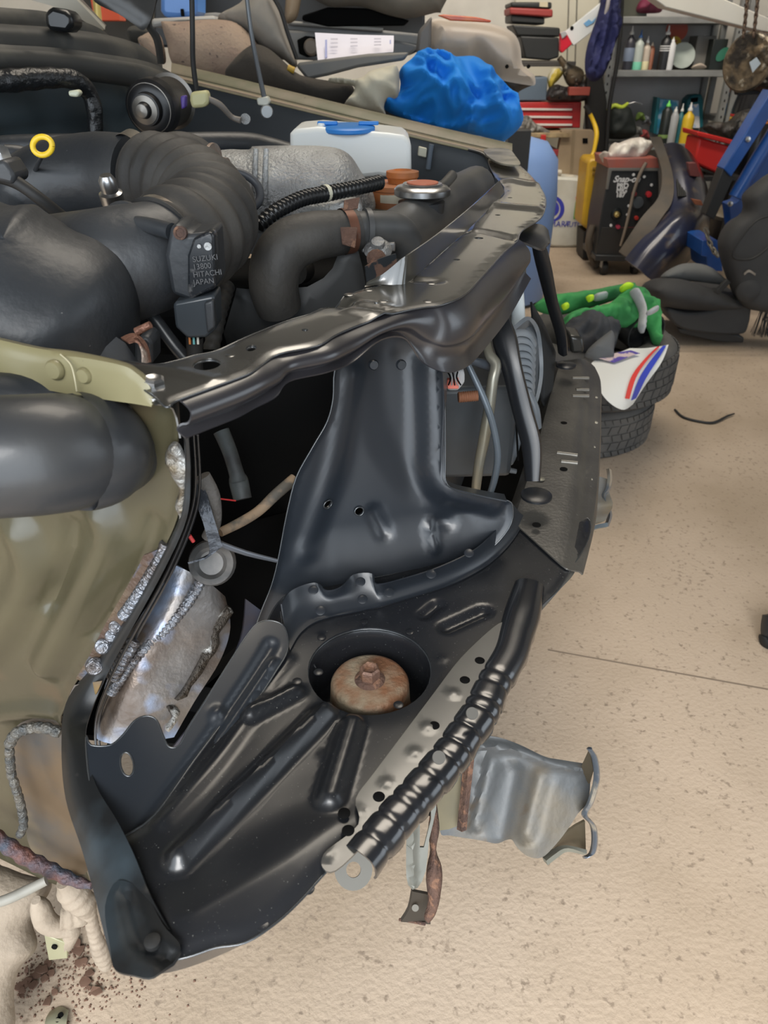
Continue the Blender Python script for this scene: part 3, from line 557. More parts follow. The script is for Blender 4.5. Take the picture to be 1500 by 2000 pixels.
tube('sensor_arm', [(245, 432, .745, 12), (290, 440, .725, 15), (335, 452, .71, 16)], PLAST, sn, 4, 16)
pl = ypr('wire_plug', [(337, 595), (343, 590), (418, 576), (420, 600), (421, 645), (402, 660), (366, 662), (342, 640)], .69, .035, mat('plug_plastic', (.03, .036, .042), .32), sn, .003)
ypr('plug_latch', [(398, 592), (416, 586), (420, 640), (404, 652)], .684, .012, PLAST, pl, .002)
tube('wire_boot', [(380, 655, .71, 17), (380, 690, .715, 16), (380, 720, .72, 17)], RUBD, pl, 3, 16)
for k, c in enumerate([(.35, .12, .03), (.1, .3, .3), (.45, .45, .4)]): tube('wire', [(370+k*8, 655, .70, 2.5), (371+k*8, 672, .70, 2.5)], mat('wire_%s' % ['orange', 'teal', 'grey'][k], c, .4), pl, 1, 8)
tube('breather_hose', [(270, 590, .76, 12), (300, 620, .755, 12), (345, 680, .745, 13), (380, 720, .74, 13)], mat('smooth_black_hose', (.02, .022, .024), .35), CAR, 5, 16)
# spring clip beside the air cleaner
clip = loft('spring_clip', [[v(238, 663, .62), v(262, 655, .62), v(284, 675, .61), (v(292, 708, .60))], [v(252, 672, .60), v(268, 670, .60), v(276, 690, .595), v(276, 712, .59)]], mat('rusty_copper_steel', (.22, .11, .075), .5, .5, c2=(.5, .42, .36), sc=25, lo=.55, hi=.62, bump=.4, bsc=200), CAR, (4, 2), .002)
tube('clip_tube', [(266, 648, .61, 8), (294, 634, .61, 7)], MATS['rusty_copper_steel'], clip, 1, 14)
loft('clip_seat', [[v(180, 742, .58), v(225, 662, .60), v(262, 720, .60)], [v(180, 748, .57), v(240, 735, .58), v(296, 742, .60)]], PLAST, CAR, (3, 2), .004)
ypr('clip_bracket', [(262, 668), (284, 655), (298, 668), (299, 712), (262, 712)], .64, .03, PLAST, CAR, .003)
# long rubber pipe behind
tube('heater_pipe', [(-60, 300, 1.30, 22), (20, 288, 1.32, 22), (160, 284, 1.36, 21), (330, 282, 1.42, 21), (470, 282, 1.48, 22), (520, 290, 1.5, 22), (570, 300, 1.5, 18)], PLAST, CAR, 6, 24)
tube('water_hose', [(285, 325, 1.12, 23), (315, 295, 1.14, 25), (350, 284, 1.15, 25), (385, 294, 1.16, 25), (410, 318, 1.16, 24)], RUBBER, CAR, 8, 24)
tube('hose_clip', [(284, 318, 1.118, 25), (300, 304, 1.128, 26)], mat('clip_wire', (.45, .45, .4), .4, .7), CAR, 1, 24, caps=False)
# egr style valve with rusty collar
ev = lathe('purge_valve', v(392, 325, 1.08), (1, -.2, -.12), [(.020, -.022), (.020, .012)], RUST, CAR, 24)
lathe('valve_flange', v(412, 332, 1.07), (1, -.2, -.12), [(.033, 0), (.033, .004), (.018, .006), (.018, .022), (.012, .024)], mat('dull_zinc', (.28, .25, .22), .5, .6, c2=(.2, .12, .08), sc=40), ev, 28, sq=1)
tube('small_pipe', [(428, 335, 1.065, 7), (470, 338, 1.07, 8), (500, 358, 1.07, 8), (508, 385, 1.06, 8), (495, 405, 1.05, 8), (470, 412, 1.05, 7)], mat('blue_grey_rubber', (.05, .055, .065), .5), CAR, 8, 14)
# alloy lifting eye
PLE = vertical(465, 420, .98)
sheet('lifting_eye', PLE, [(445, 378), (460, 366), (475, 378), (483, 420), (496, 445), (470, 470), (452, 430)], ALU, CAR, [circ(PLE, (462, 392), .0065, 20, .014)], [], .006, .006)
# alloy inlet manifold / resonator lump
MAN = vertical(600, 370, 1.22, .05, -1)
man = blob('alloy_manifold', MAN, [(420, 300), (485, 292), (492, 286), (560, 284), (640, 286), (680, 300), (705, 335), (730, 380), (726, 420), (660, 440), (560, 450), (440, 445), (425, 380)], .09, ALU, CAR, .012, .004, 18, w=.06, sm=4, ridge=False)
for x in (500, 520): tube('cast_rib', [(x, 292, 1.145, 5), (x-2, 340, 1.13, 6), (x-2, 400, 1.13, 6)], ALU, man, 3, 10)
for p in [(470, 398, 1.10), (480, 385, 1.09)]: lathe('manifold_bolt', v(*p), (.2, -.8, .5), [(.009, 0), (.009, .004), (.006, .004), (.006, .012), (0, .013)], STEEL, man, 6)
box('alloy_block', v(640, 425, 1.12), (.10, .05, .05), ALU, man, b=.01)
# corrugated conduit
con = tube('corrugated_conduit', [(505, 440, .98, 13), (540, 412, 1.0, 14), (590, 388, 1.04, 14), (640, 378, 1.08, 14), (700, 366, 1.12, 13), (742, 356, 1.16, 13)], mat('shiny_conduit', (.012, .013, .014), .28), CAR, 10, 16, rib=(.007, .10))
tube('tape_band', [(632, 378, 1.075, 16), (639, 377, 1.08, 16)], mat('cream_tape', (.6, .58, .45), .5), con, 1, 20, caps=False)
# washer bottle
wb = ypr('washer_bottle', [(566, 262), (572, 252), (620, 248), (760, 260), (788, 264), (803, 275), (804, 340), (790, 352), (740, 345), (690, 350), (600, 330), (566, 300)], 1.42, .16, mat('translucent_bottle', (.74, .76, .74), .35, 0, spec=.6), CAR, .022)
cap = lathe('blue_cap', v(680, 254, 1.45)+Vector((0, 0, .004)), (0, -.05, 1), [(.045, -.006), (.047, -.004), (.047, .001), (.044, .003), (.03, .004), (0, .005)], mat('blue_cap_plastic', (.02, .20, .60), .4), wb, 36)
for sx in (-1, 1): box('cap_tab', v(680+sx*40, 248, 1.45)+Vector((0, 0, .006)), (.035, .012, .006), MATS['blue_cap_plastic'], cap, b=.002)
tube('bottle_neck', [(628, 252, 1.45, 9), (628, 240, 1.45, 9)], MATS['translucent_bottle'], wb, 1, 16)
# coolant reservoir
cr_ = lathe('brake_fluid_bottle', v(772, 400, 1.28)-Vector((0, 0, .01)), (0, 0, 1), [(.040, -.02), (.042, .0), (.042, .03), (.040, .032)], mat('yellowed_plastic', (.42, .36, .24), .45, 0, c2=(.5, .46, .36), sc=10), CAR, 32)
ORG = mat('orange_lid', (.50, .15, .03), .5, 0, c2=(.30, .11, .04), sc=14)
lid = lathe('orange_lid', v(770, 372, 1.28)-Vector((0, 0, .002)), (0, 0, 1), [(.044, -.02), (.044, -.012), (.041, -.011), (.041, .004), (.044, .005), (.044, .012), (.036, .014)], ORG, cr_, 36)
lathe('filler_knob', v(786, 345, 1.28)-Vector((0, 0, .006)), (0, 0, 1), [(.022, -.006), (.024, .004), (.026, .006), (.026, .014), (.015, .016), (.012, .012), (0, .012)], ORG, lid, 28)
# radiator
RADP = mat('radiator_tank_plastic', (.05, .052, .054), .45, 0, c2=(.09, .088, .082), sc=9, c3=(.2, .19, .18), sc3=160, lo3=.76, hi3=.8)
rad = tube('radiator_tank', [(720, 500, 1.02, 58), (770, 468, 1.08, 54), (830, 428, 1.18, 50), (880, 395, 1.30, 44), (930, 365, 1.45, 38)], RADP, CAR, 6, 20)
tube('tank_neck', [(690, 448, .97, 33), (735, 448, .99, 34), (775, 455, 1.01, 36), (795, 478, 1.02, 34)], RADP, rad, 6, 26)
tube('neck_ring', [(712, 447, .978, 38), (722, 447, .98, 38)], RADP, rad, 1, 26)
lathe('filler_neck', v(823, 392, 1.16)-Vector((0, 0, .015)), (0, 0, 1), [(.036, -.02), (.034, .0), (.034, .014)], PLAST, rad, 32)
rc = lathe('radiator_cap', v(825, 362, 1.16)-Vector((0, 0, .006)), (0, 0, 1), [(.038, -.008), (.041, -.006), (.041, .001), (.037, .005), (.030, .006), (.028, .009), (.0, .010)], STEEL, rad, 40)
lathe('cap_sticker', v(825, 362, 1.16)+Vector((0, 0, .0035)), (0, 0, 1), [(.023, 0), (.023, .0012), (0, .0014)], mat('worn_label', (.55, .50, .46), .5, 0, c2=(.5, .15, .08), sc=22, lo=.45, hi=.5), rc, 28)
tube('overflow_hose', [(850, 375, 1.18, 9), (870, 358, 1.2, 10), (884, 342, 1.22, 10)], RUBBER, rad, 4, 14)
tube('radiator_hose', [(700, 448, .975, 38), (660, 455, .965, 42), (610, 462, .95, 46), (565, 480, .94, 50), (540, 515, .93, 50), (535, 560, .93, 48), (545, 600, .94, 44)], mat('worn_radiator_hose', (.028, .027, .026), .6, 0, c2=(.055, .05, .043), sc=9, bump=.12, bsc=140), CAR, 8, 30)
rcl = tube('spring_hose_clamp', [(668, 453, .966, 43), (686, 451, .972, 42)], mat('rust_clamp', (.25, .25, .23), .5, .4, c2=(.15, .065, .04), sc=16, lo=.42, hi=.5), CAR, 1, 28, caps=False)
loft('clamp_ear', [[v(670, 412, .95), v(672, 392, .955)], [v(698, 408, .955), v(702, 386, .96)]], RUST, rcl, (1, 1), .003)
ypr('clamp_tongue', [(664, 445), (698, 445), (694, 485), (668, 478)], .925, .006, RUST, rcl, .001)
# radiator core, support and brackets
box('radiator_core', v(850, 560, 1.25)+Vector((0,.05,-.16)), (.03, .66, .36), mat('radiator_fins', (.04, .045, .05), .5, .4), rad, rz=math.atan2(-.30, .954), b=0)
ypr('steel_bracket', [(706, 476), (772, 474), (772, 492), (706, 494)], .97, .03, mat('brushed_plate', (.30, .30, .30), .4, .7), CAR, .002)
lathe('bracket_nut', v(738, 488, .955), (0, -.6, 1), [(.018, 0), (.016, .004), (.009, .008), (.008, .014), (0, .015)], ALU, CAR, 20)
loft('angled_bracket', [[v(712, 520, .90), v(740, 505, .91), (v(772, 495, .92))], [v(716, 556, .90), v(745, 545, .91), v(775, 530, .92)]], mat('chipped_black_steel', (.04, .045, .05), .4, .4, c2=(.2, .12, .09), sc=40, lo=.58, hi=.62), CAR, (3, 2), .002)
lathe('bracket_bolt', v(735, 508, .93), (0, -.8, .6), [(.012, 0), (.012, .005), (.008, .009), (0, .01)], RUST, CAR, 12)
prl = loft('support_wedge', [[v(742, 540, .89), v(770, 520, .9), v(800, 505, .92)], [v(740, 552, .9), v(775, 550, .9), v(803, 542, .92)]], SLM, CAR, (3, 2), .002)
for px, py, y, w in [(905, 372, 1.42, 26), (935, 362, 1.5, 20)]:
    loft('radiator_ear', [[v(px-w, py-30, y), v(px-w/2, py-36, y), v(px, py-30, y)], [v(px-w+10, py+15, y), v(px-4, py+12, y), v(px+10, py+5, y)]], mat('blue_grey_plastic', (.045, .055, .07), .45), CAR, (2, 2), .005)
# dark fan shroud & deep engine shapes
shp = vertical(600, 620, .96, .1, -1)
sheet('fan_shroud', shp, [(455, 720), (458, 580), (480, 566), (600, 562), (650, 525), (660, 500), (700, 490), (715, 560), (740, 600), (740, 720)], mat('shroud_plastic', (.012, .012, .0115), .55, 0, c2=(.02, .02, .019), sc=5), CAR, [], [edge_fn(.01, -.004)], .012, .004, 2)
tube('belt_pulley', [(575, 530, 1.05, 26), (590, 526, 1.08, 26)], RUBBER, CAR, 1, 24)
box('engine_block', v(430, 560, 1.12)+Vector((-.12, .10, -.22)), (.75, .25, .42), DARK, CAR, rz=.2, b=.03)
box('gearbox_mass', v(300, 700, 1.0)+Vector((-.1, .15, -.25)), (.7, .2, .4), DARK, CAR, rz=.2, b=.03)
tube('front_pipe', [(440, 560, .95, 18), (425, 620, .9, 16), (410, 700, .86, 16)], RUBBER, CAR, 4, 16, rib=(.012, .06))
# black sheets added so the engine bay openings read as unlit void
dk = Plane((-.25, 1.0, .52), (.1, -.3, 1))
prism('dark_void_floor', [(-1.0, .75, .42), (.05, .62, .42), (.42, 1.9, .42), (-.9, 2.1, .42)], (0, 0, .01), DARK, CAR)
prism('dark_void_panel', [(-.42, .82, .43), (.04, .80, .43), (.04, .80, .90), (-.42, .84, .90)], (.01, .02, 0), DARK, CAR)
prism('dark_void_side', [(-.95, .95, .43), (-.36, .80, .43), (-.36, .80, .88), (-.95, .95, .9)], (0, .02, 0), DARK, CAR)
# firewall
fw = Plane((-.57, 2.03, 1.0), (.954, -.30, 0))
fwp = sheet('firewall', fw, [(-160, 120), (0, 135), (150, 140), (300, 148), (360, 165), (372, 190), (372, 330), (200, 360), (-160, 360)], mat('blue_grey_firewall', (.035, .05, .058), .5, 0, c2=(.045, .06, .068), sc=3), CAR, [], [region(fw, [(-60, 150), (225, 165), (237, 220), (190, 226), (190, 262), (-60, 262)], .02, .012), fold(fw, [(0, 262), (90, 250), (160, 250), (190, 270)], .02, -.01), dip(fw, (226, 183), .010, -.01)], .014, .003)
def cowl(name, pts, r, m, **k): return tube(name, [(a, b, y, q) for a, b, y, q in pts], m, CAR, 8, 16, **k)
TRIM = mat('weathered_trim', (.045, .045, .042), .5, 0, c2=(.13, .12, .10), sc=7, lo=.5, hi=.75)
c1 = [(-60, 88), (0, 95), (100, 100), (200, 112), (290, 128), (350, 158)]
yl = [1.50, 1.56, 1.68, 1.80, 1.92, 2.02]
loft('cowl_seal', [[v(a, b, y) for (a, b), y in zip(c1, yl)], [v(a, b+10, y-.012) for (a, b), y in zip(c1, yl)], [v(a, b+14, y-.02) for (a, b), y in zip(c1, yl)], [v(a, b+34, y-.02) for (a, b), y in zip(c1, yl)], [v(a, b+40, y) for (a, b), y in zip(c1, yl)]], TRIM, CAR, (6, 3), .01)
c2_ = [(-60, 52), (0, 58), (100, 64), (200, 76), (270, 95), (310, 125)]
loft('cowl_panel', [[v(a, b, y+.06) for (a, b), y in zip(c2_, yl)], [v(a, b+8, y+.04) for (a, b), y in zip(c2_, yl)], [v(a, b+16, y+.035) for (a, b), y in zip(c2_, yl)], [v(a, b+38, y+.03) for (a, b), y in zip(c2_, yl)]], TRIM, CAR, (6, 3), .01)
c3_ = [(-60, 16), (0, 22), (80, 28), (140, 42), (190, 60), (214, 78)]
yl3 = [1.62, 1.68, 1.78, 1.86, 1.93, 2.0]
loft('wiper_rail', [[v(a, b, y+.10) for (a, b), y in zip(c3_, yl3)], [v(a, b+10, y+.09) for (a, b), y in zip(c3_, yl3)], [v(a, b+22, y+.09) for (a, b), y in zip(c3_, yl3)], [v(a, b+42, y+.09) for (a, b), y in zip(c3_, yl3)]], TRIM, CAR, (6, 3), .01)
ypr('wiper_motor_cover', [(85, 25), (100, 12), (128, 20), (142, 32), (142, 50), (132, 64), (95, 60), (88, 48)], 1.70, .06, mat('gloss_black_part', (.008, .009, .010), .3), CAR, .008)
loft('windscreen_edge', [[v(60, 0, 1.98), v(130, 22, 2.0), v(190, 58, 2.05)], [v(110, -40, 1.98), v(160, 10, 2.0), v(205, 58, 2.05)]], mat('pale_pillar', (.42, .40, .34), .4), CAR, (4, 1), .01)
loft('windscreen_pillar', [[v(130, -10, 2.02), v(190, 58, 2.05)], [v(142, -10, 2.02), v(204, 57, 2.05)]], mat('pillar_trim', (.16, .14, .12), .5), CAR, (1, 1), .02)
# bonnet underside and hinge
hg = mat('bonnet_underside', (.028, .028, .027), .35, 0, c2=(.05, .048, .045), sc=5)
bon = sheet('bonnet_inner', Plane(v(280, 20, 1.75), (-.2, -.9, -.35)), [(180, -40), (190, 0), (235, 22), (265, 42), (285, 55), (298, 30), (306, -5), (312, -40)], hg, CAR, [], [fold(Plane(v(280, 20, 1.75), (-.2, -.9, -.35)), [(190, -5), (240, 25), (278, 50)], .025, .012)], .015, .003)
loft('bonnet_hinge', [[v(296, -20, 1.76), v(290, 20, 1.77), v(285, 52, 1.78), v(300, 80, 1.80), v(308, 125, 1.86)], [v(306, -20, 1.74), v(297, 20, 1.75), v(292, 48, 1.76), v(308, 75, 1.78), v(316, 125, 1.84)], [v(314, -20, 1.74), v(302, 20, 1.75), v(296, 46, 1.76), v(314, 74, 1.78), v(321, 125, 1.84)]], hg, CAR, (6, 2), .006)
# wiper motor
ax = (v(262, 222, 1.62)-v(335, 198, 1.80)).normalized(); wm = lathe('wiper_motor', v(335, 198, 1.80), ax, [(.052, 0), (.054, .004), (.047, .006), (.047, .085), (.05, .09), (.046, .115), (.030, .118), (.026, .135), (.014, .137), (.012, .15), (0, .152)], mat('motor_can', (.20, .185, .165), .32, .85, c2=(.12, .11, .10), sc=12), CAR, 40)
lathe('motor_end_cap', v(335, 198, 1.80)+ax*.078, ax, [(.052, 0), (.054, .006), (.052, .030), (.042, .040), (.031, .041), (.029, .055), (.016, .057), (.013, .07), (0, .072)], mat('motor_cap_black', (.012, .012, .013), .35), wm, 40)
ypr('wire_connector', [(371, 180), (404, 176), (408, 200), (400, 210), (374, 212), (370, 196)], 1.62, .03, mat('yellowed_connector', (.50, .47, .25), .5), CAR, .006)
tube('wiring_tail', [(405, 192, 1.63, 5), (430, 205, 1.64, 6), (452, 228, 1.66, 5), (470, 235, 1.66, 6)], mat('taped_wire', (.18, .16, .14), .5), CAR, 4, 10)
ypr('purple_plug', [(352, 188), (362, 186), (362, 210), (354, 214)], 1.66, .02, mat('purple_plastic', (.10, .06, .30), .5), CAR, .003)
lathe('grommet', v(480, 233, 1.68), (0, -1, .2), [(.010, 0), (.010, .006), (.004, .006)], ALU, CAR, 14)
# taped loom
lm = tube('taped_loom', [(-60, 150, 1.48, 21), (0, 158, 1.5, 21), (50, 155, 1.53, 20), (110, 152, 1.57, 18), (150, 158, 1.6, 17), (175, 185, 1.62, 16), (185, 220, 1.62, 15), (186, 265, 1.62, 14)], mat('shiny_tape', (.010, .011, .012), .3, 0, bump=.8, bsc=45), CAR, 8, 18, rib=(.035, .04))
ypr('loom_clip', [(132, 178), (150, 175), (156, 182), (150, 190), (134, 188)], 1.56, .02, mat('pale_clip', (.65, .66, .5), .4), lm, .003)
# dipstick with yellow ring
yr = []
for k in range(25):
    t = 2*pi*k/24; q = v(83+19*cos(t), 285+18*sin(t), .96); yr.append((*q, .0033))
dsr = tube('dipstick_ring', yr, mat('yellow_plastic', (.80, .55, .03), .4), CAR, 1, 12, px=False)
tube('dipstick', [(83, 303, .96, 4), (72, 325, 1.0, 4), (60, 350, 1.06, 4)], PLAST, dsr, 2, 8)
tube('black_coupling', [(10, 298, 1.1, 15), (40, 300, 1.11, 15), (62, 305, 1.12, 12)], PLAST, CAR, 2, 16)
lathe('bright_nut', v(0, 305, 1.0), (.5, -.8, .3), [(.012, 0), (.012, .012), (0, .014)], STEEL, CAR, 6)
# prop rod and cable
pr = tube('prop_rod', [(478, -40, 1.86, 4.2), (490, 60, 1.86, 4.4), (503, 130, 1.87, 4.6), (516, 190, 1.88, 4.8)], mat('grey_rod', (.13, .14, .15), .4, .5), CAR, 3, 12)
ypr('rod_clip', [(501, 192), (522, 188), (527, 200), (520, 208), (503, 205)], 1.87, .03, mat('clip_cream', (.55, .55, .48), .4), pr, .003)
lathe('rod_eye', v(521, 218, 1.87), (.2, -1, 0), [(.012, -.006), (.014, 0), (.012, .006), (.005, .006)], mat('grey_eye', (.4, .42, .43), .4, .5), pr, 20)
tube('washer_hose', [(374, -40, 1.66, 5), (376, 60, 1.66, 5), (377, 120, 1.67, 5), (384, 178, 1.68, 5)], RUBD, CAR, 4, 12)
# far wing: inner panel and top flange
yo = lambda px: Zp(1000, 290, ZS+.03).y
f1 = [(335, 128, 2.16), (420, 148, 2.12), (560, 182, 2.05), (700, 216, 1.98), (850, 252, 1.93), (1000, 286, 1.90)]
IW = mat('inner_wing_dark', (.022, .028, .034), .5, 0, c2=(.03, .036, .042), sc=4)
inn = loft('far_inner_wing', [[v(a, b+26, y-.05) for a, b, y in f1], [v(a+2, b+60, y-.06) for a, b, y in f1], [v(a, b+150, y-.06) for a, b, y in f1], [v(a, b+330, y-.02) for a, b, y in f1]], IW, CAR, (5, 3), .004)
fw2 = loft('far_wing_flange', [[v(a, b-3, y+.02) for a, b, y in f1], [v(a, b, y) for a, b, y in f1], [v(a, b+11, y-.02) for a, b, y in f1], [v(a, b+14, y-.025) for a, b, y in f1], [v(a, b+18, y-.026) for a, b, y in f1], [v(a, b+22, y-.05) for a, b, y in f1], [v(a, b+28, y-.056) for a, b, y in f1]], mat('dusty_olive', (.145, .14, .085), .5, 0, c2=(.22, .185, .13), sc=12, c3=(.10, .08, .05), sc3=60, lo3=.7, hi3=.75), CAR, (5, 2), .003)
tube('flange_edge', [(a, b+22, y-.052, 3) for a, b, y in f1], mat('pinkish_primer', (.36, .27, .19), .6), CAR, 6, 8)
ypr('wing_clip', [(818, 286), (834, 290), (832, 308), (816, 304)], 1.84, .012, mat('clip_ivory', (.62, .60, .48), .5), CAR, .002)
tube('wing_rib', [(843, 282, 1.85, 5), (840, 300, 1.85, 5), (836, 330, 1.85, 5)], mat('rib_blue_grey', (.12, .15, .19), .4), CAR, 3, 10)
# far corner: cream cut edges of the new panel
tube('cut_edge', [(962, 318, 1.80, 1.8), (966, 335, 1.78, 2), (974, 352, 1.75, 2)], CUT, CAR, 3, 8)
tube('cut_edge', [(915, 292, 1.86, 3), (945, 302, 1.84, 3), (958, 325, 1.80, 4), (962, 352, 1.75, 5)], ECLEAN, CAR, 4, 8)
sheet('corner_plate', Plane((0, 1.85, ZS+.012), (0, 0, 1)), [(945, 292), (990, 290), (1008, 306), (1014, 322), (968, 315)], mat('scraped_plate', (.45, .42, .34), .35, .5, c2=(.2, .19, .15), sc=22), CAR, [], [], .02, .003)
# ---- behind the grille opening: condenser, fan cage, horn, pipes ----
bx = box('fan_housing', v(905, 850, .93)+Vector((0, .06, 0)), (.14, .12, .14), mat('blue_black_plastic', (.03, .038, .045), .45, 0, c2=(.05, .055, .06), sc=8), CAR, rz=.06, b=.008)
lathe('orange_spring', v(895, 776, .84), (1, .1, .05), [(.006+.001*(i % 2), i*.0014) for i in range(18)], mat('coppery_spring', (.25, .11, .06), .5, .3), CAR, 16)
rp = ypr('red_connector', [(872, 755), (872, 724), (900, 722), (908, 728), (908, 748), (895, 764), (874, 764)], .80, .03, mat('pale_grey_plastic', (.36, .36, .36), .5), CAR, .003)
ypr('connector_insert', [(873, 742), (896, 740), (896, 760), (874, 760)], .795, .01, mat('salmon_plastic', (.65, .16, .11), .5), rp, .001)
for k in range(5): tube('loose_wire', [(874+k*5, 726, .79, 1.5), (880+k*3, 738, .785, 1.6), (876+k*6, 752, .79, 1.5)], mat('wire_light', (.3, .3, .3), .5) if k % 2 else DARK, rp, 3, 6)
HOS = mat('oily_grey_pipe', (.22, .22, .19), .35, .5, c2=(.32, .28, .2), sc=12)
tube('condenser_pipe', [(948, 655, .93, 9), (955, 690, .91, 10), (968, 712, .90, 11), (962, 745, .89, 11), (955, 800, .885, 11), (945, 860, .88, 11), (935, 910, .875, 10), (928, 965, .87, 9)], HOS, CAR, 6, 18)
tube('condenser_pipe', [(905, 695, .86, 6), (925, 735, .85, 6.5), (950, 790, .84, 7), (965, 840, .84, 7), (972, 890, .84, 7), (966, 935, .84, 7), (955, 970, .84, 6)], mat('blue_grey_pipe', (.10, .12, .14), .35, .3), CAR, 6, 14)
tube('condenser_pipe', [(915, 703, .90, 8), (940, 710, .91, 9), (975, 722, .93, 9)], mat('grey_sleeve', (.06, .07, .085), .4), CAR, 3, 16)
for k, y_ in enumerate([(845, 1.0), (812, 1.0), (778, 1.0), (880, 1.0), (915, 1.0)]): tube('guard_bar', [(945, y_[0], 1.0, 6), (980, y_[0]+1, 1.0, 6), (1008, y_[0]+6, 1.0, 5)], mat('guard_grey', (.10, .115, .13), .45), CAR, 3, 10)
tube('guard_ring', [(1010, 780, 1.0, 10), (1014, 830, .99, 10), (1004, 880, .98, 9), (996, 905, .98, 6)], MATS['guard_grey'], CAR, 4, 12)
tube('side_bracket', [(1032, 768, .96, 9), (1045, 800, .95, 9), (1049, 835, .95, 9)], MATS['guard_grey'], CAR, 4, 12)
# finned condenser fan: curved fins between a hub edge and an outer comb
fan = loft('finned_fan_ring', [[v(1000, 640, 1.05), v(1030, 618, 1.08), v(1052, 640, 1.12), v(1060, 690, 1.14), (v(1060, 740, 1.12)), v(1050, 785, 1.08), v(1036, 800, 1.04)], [v(1012, 650, 1.12), v(1034, 632, 1.14), v(1048, 655, 1.18), v(1054, 700, 1.2), v(1052, 740, 1.18), v(1040, 780, 1.12), v(1030, 795, 1.08)]], mat('fin_grey', (.15, .17, .19), .5, 0, c2=(.22, .23, .24), sc=20), CAR, (6, 2), .006)
for k in range(11):
    y0 = 652+k*14; tube('fin', [(990+k*1.5, y0+10, 1.02, 2.2), (1012+k, y0-2, 1.04, 2.4), (1034+k*.6, y0+2, 1.05, 2.6), (1046-k*.5, y0+22, 1.06, 2.2)], MATS['fin_grey'], fan, 5, 8, squash=3)
loft('fan_hub_wall', [[v(992, 650, 1.10), v(1025, 625, 1.12), v(1045, 650, 1.14), v(1048, 720, 1.14)], [v(1000, 800, 1.08), v(1020, 810, 1.08), v(1035, 805, 1.08), v(1042, 790, 1.08)]], mat('fan_grey_dark', (.07, .08, .09), .5), fan, (4, 4), .004)
tube('white_pipe', [(1010, 560, 1.12, 12), (1012, 600, 1.12, 13), (1012, 640, 1.12, 14)], mat('white_part', (.6, .65, .66), .4), CAR, 3, 18)
loft('radiator_side_panel', [[v(1035, 590, 1.25), v(1062, 640, 1.28), v(1082, 690, 1.3)], [v(1050, 760, 1.2), v(1060, 790, 1.18), v(1072, 800, 1.18)]], mat('matt_black_panel', (.01, .011, .012), .6), CAR, (4, 4), .004)
prism('condenser_core', [(.0, .78, .44), (.35, 1.95, .44), (.35, 1.95, .93), (.0, .78, .93)], (-.02, .006, 0), mat('condenser_fins', (.035, .037, .04), .5, .3), CAR)
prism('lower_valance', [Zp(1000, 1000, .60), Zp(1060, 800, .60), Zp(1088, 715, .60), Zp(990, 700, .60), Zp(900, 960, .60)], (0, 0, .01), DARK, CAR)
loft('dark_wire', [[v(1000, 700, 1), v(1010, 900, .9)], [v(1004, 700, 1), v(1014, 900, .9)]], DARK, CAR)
# ---- things in the left opening ----
tube('loom_branch', [(432, 842, .74, 16), (448, 880, .73, 15), (462, 925, .72, 15), (466, 940, .72, 19), (474, 975, .71, 18)], mat('grey_loom', (.07, .08, .08), .6, 0, c2=(.03, .03, .03), sc=30), CAR, 5, 16)
tube('taped_cable', [(430, 1040, .66, 9), (470, 1020, .68, 10), (505, 998, .70, 10), (540, 965, .72, 11), (575, 935, .74, 11)], mat('dirty_tape', (.10, .09, .075), .7, 0, c2=(.28, .2, .13), sc=25, lo=.52, hi=.6), CAR, 6, 14)
tube('grey_cable', [(395, 930, .60, 16), (415, 970, .60, 15), (418, 1020, .61, 14), (405, 1050, .61, 12)], mat('worn_braid', (.11, .10, .09), .7, 0, bump=.4, bsc=120), CAR, 6, 16)
loft('crushed_foil_sleeve', [[v(388, 945, .60), v(400, 945, .595)], [v(386, 985, .59), v(412, 990, .59)], [v(400, 1030, .585), v(430, 1050, .585)], [v(408, 1085, .58), v(432, 1068, .585)], [v(368, 1102, .57), v(402, 1092, .575)]], mat('crumpled_black_film', (.05, .055, .065), .22, .3, bump=.5, bsc=35), CAR, (4, 4), .002)
tube('steel_link', [(430, 1062, .60, 6), (480, 1080, .61, 5.5), (540, 1095, .63, 4)], mat('link_steel', (.16, .17, .19), .35, .6), CAR, 3, 12)
lathe('rubber_bush', v(412, 1100, .60), (.1, -.8, .5), [(.022, -.03), (.024, -.01), (.022, 0), (.016, .003), (.012, -.002), (0, -.002)], mat('bush_rubber', (.05, .05, .05), .45, 0, c2=(.13, .12, .11), sc=40), CAR, 28)
tube('red_wire', [(420, 973, .66, 1.6), (460, 978, .68, 1.6)], mat('red_wire', (.5, .03, .03), .4), CAR, 1, 8)
tube('red_wire', [(370, 1046, .57, 4), (378, 1058, .57, 4)], MATS['red_wire'], CAR, 1, 8)
# ---- welded chassis outrigger seen through the opening ----
WS = mat('fresh_welded_steel', (.25, .235, .225), .4, .6, c2=(.13, .10, .08), sc=11, lo=.42, hi=.62, c3=(.28, .36, .52), sc3=14, lo3=.52, hi3=.62, bump=.25, bsc=60, coat=.2)
wl = loft('welded_outrigger', [[v(345, 1105, .60), v(290, 1180, .585), v(240, 1260, .565), v(205, 1340, .545), v(185, 1440, .52)],
                                [v(372, 1118, .60), v(335, 1190, .575), v(285, 1270, .55), v(245, 1345, .53), v(205, 1450, .51)],
                                [v(410, 1140, .61), v(395, 1215, .585), v(350, 1290, .56), v(300, 1370, .53), v(250, 1455, .51)],
                                [v(440, 1165, .63), v(450, 1225, .605), v(430, 1290, .58), v(380, 1370, .55), v(340, 1440, .53)]], WS, CAR, (5, 5), .003)
beads([(392, 1135, .595), (372, 1170, .585), (345, 1205, .575), (318, 1235, .565), (300, 1250, .56), (275, 1275, .55), (252, 1300, .54), (232, 1330, .53), (215, 1355, .525)], .0072, 22, parent=wl)
